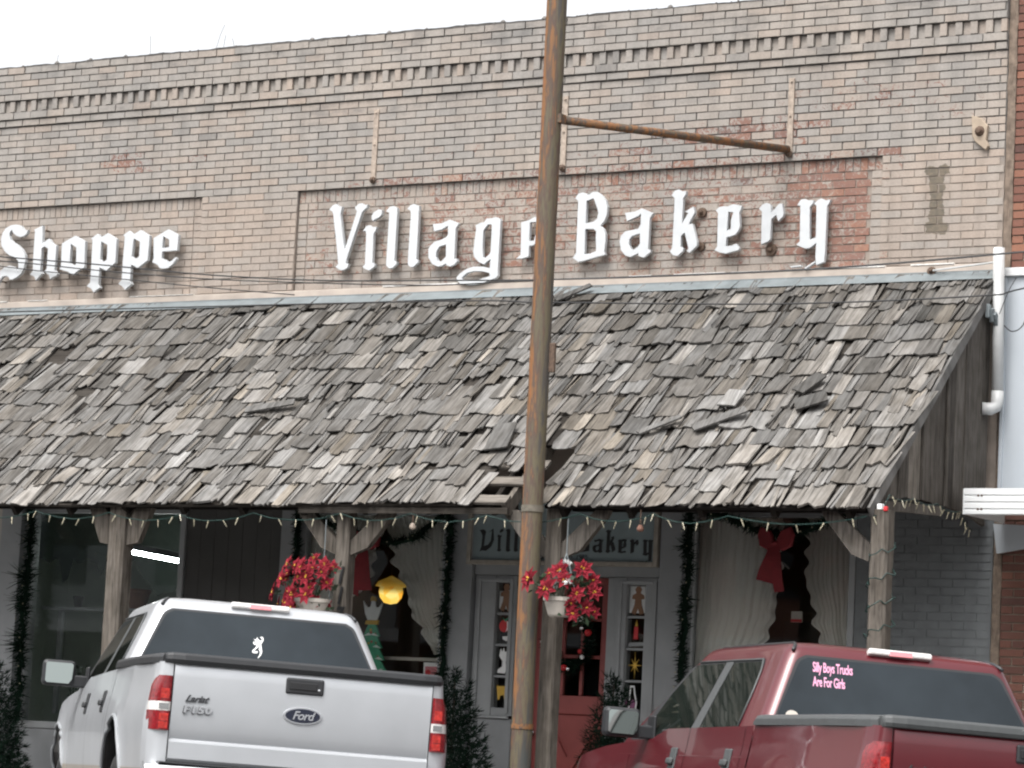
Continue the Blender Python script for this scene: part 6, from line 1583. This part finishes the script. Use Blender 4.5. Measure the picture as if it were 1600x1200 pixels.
    m2.build('grille', M_PLASTIC, t, bevel=.02)
    for sx in (-1, 1):
        m2 = MB(); m2.box(sx * .70 - .15, sx * .70 + .15, 5.44, 5.575, .78, 1.03); m2.build('headlight', M_LENSCLEAR, t, bevel=.03)
    # --- wheels and underside
    m2 = MB(); m2.box(-.60, .60, .15, 5.35, .42, .78); m2.box(-.76, .76, 1.80, 4.05, .50, 1.12); m2.box(-.62, .62, 4.0, 5.4, .5, 1.05); m2.box(-.62, .62, .1, 1.7, .5, .755)
    m2.build('underbody', M_BLACK, t)
    for sx in (-1, 1):
        for yc in (1.17, 4.70):
            m2 = MB(); m2.lathe([(.24, -.11), (.30, -.135), (.36, -.13), (.392, -.105), (.398, -.06), (.398, .06), (.392, .105), (.36, .13), (.30, .135), (.24, .11)], (sx * .84, yc, .398), 36, 'x'); wh = m2.build('wheel', M_RUBBER, t, smooth=True)
            m2 = MB(); m2.lathe([(.245, -.11), (.245, .10), (.225, .12), (.21, .10), (.20, .02), (.07, .05), (.06, .09), (0, .09)] if sx > 0 else [(.245, .11), (.245, -.10), (.225, -.12), (.21, -.10), (.20, -.02), (.07, -.05), (.06, -.09), (0, -.09)], (sx * .84, yc, .398), 30, 'x')
            for k in range(5):
                a = 2 * math.pi * k / 5; m2.beam((sx * .92, yc + .05 * math.cos(a), .398 + .05 * math.sin(a)), (sx * .93, yc + .225 * math.cos(a), .398 + .225 * math.sin(a)), .06, .03, up=(1, 0, 0))
            m2.build('rim', M_RIM, wh)
    return t, rw, tg
t1, rw1, tg1 = pickup('silvery white pickup truck with black bed rails and an antler decal on its rear window', TRUCKS[0], M_CARWHITE, M_PLASTIC, 'white')
t2, rw2, tg2 = pickup('burgundy pickup truck with grey bed rails and pink writing on its rear window', TRUCKS[1], M_CARRED, M_GREYPLASTIC, 'red')
def on_glass(a, z, e): return Vector((a, cab_back(z) - .012 * math.cos(a / .9 * math.pi / 2) - .006 - e, z))
# antler decal on the white truck
BK = [[(395, 375), (455, 400), (480, 380), (510, 320), (545, 385), (590, 410), (640, 420), (655, 385), (640, 345), (590, 330), (630, 298), (680, 310), (705, 350), (700, 410), (680, 450), (635, 510), (640, 560), (655, 640), (672, 740), (640, 840), (590, 900), (545, 940), (540, 920), (590, 840), (605, 760), (585, 690), (560, 680), (590, 600), (560, 600), (520, 640), (470, 680), (425, 735), (545, 735), (515, 795), (400, 798), (360, 765), (380, 710), (440, 660), (490, 590), (500, 555), (430, 555), (385, 510), (400, 455), (425, 450), (420, 490), (445, 510), (450, 430)]]
sc = .148 / 640
v, f = outline([[((a - 530) * sc * .95 + -0.012, 1.562 - (b - 620) * sc) for a, b in BK[0]]], .0012)
mb = MB(); mb.add([on_glass(a, b, .002 + c) for a, b, c in v], f); mb.build('decal', M_WHITE, rw1)
for line, x0, z0 in (('Silly Boys Trucks', -.555, 1.685), ('Are For Girls', -.560, 1.60)):
    v, f = text_mesh(line, .085, .001, .12, 'LEFT', .92, bold=.0015)
    mb = MB(); mb.add([on_glass(x0 + a * .47, z0 + b * .95, .002 + c) for a, b, c in v], f); mb.build('lettering', M_PINK, rw2)
mb = MB(); v, f = outline([circ(-.70, 1.412, .034, 14, 1.2, 1)], .001); mb.add([on_glass(a, b, .002 + c) for a, b, c in v], f); mb.build('decal', M_POTCREAM, rw2)
mb = MB(); mb.box(-.10, .02, -.044, -.040, 1.378, 1.392); mb.build('maker_plate', M_CHROME, tg2)
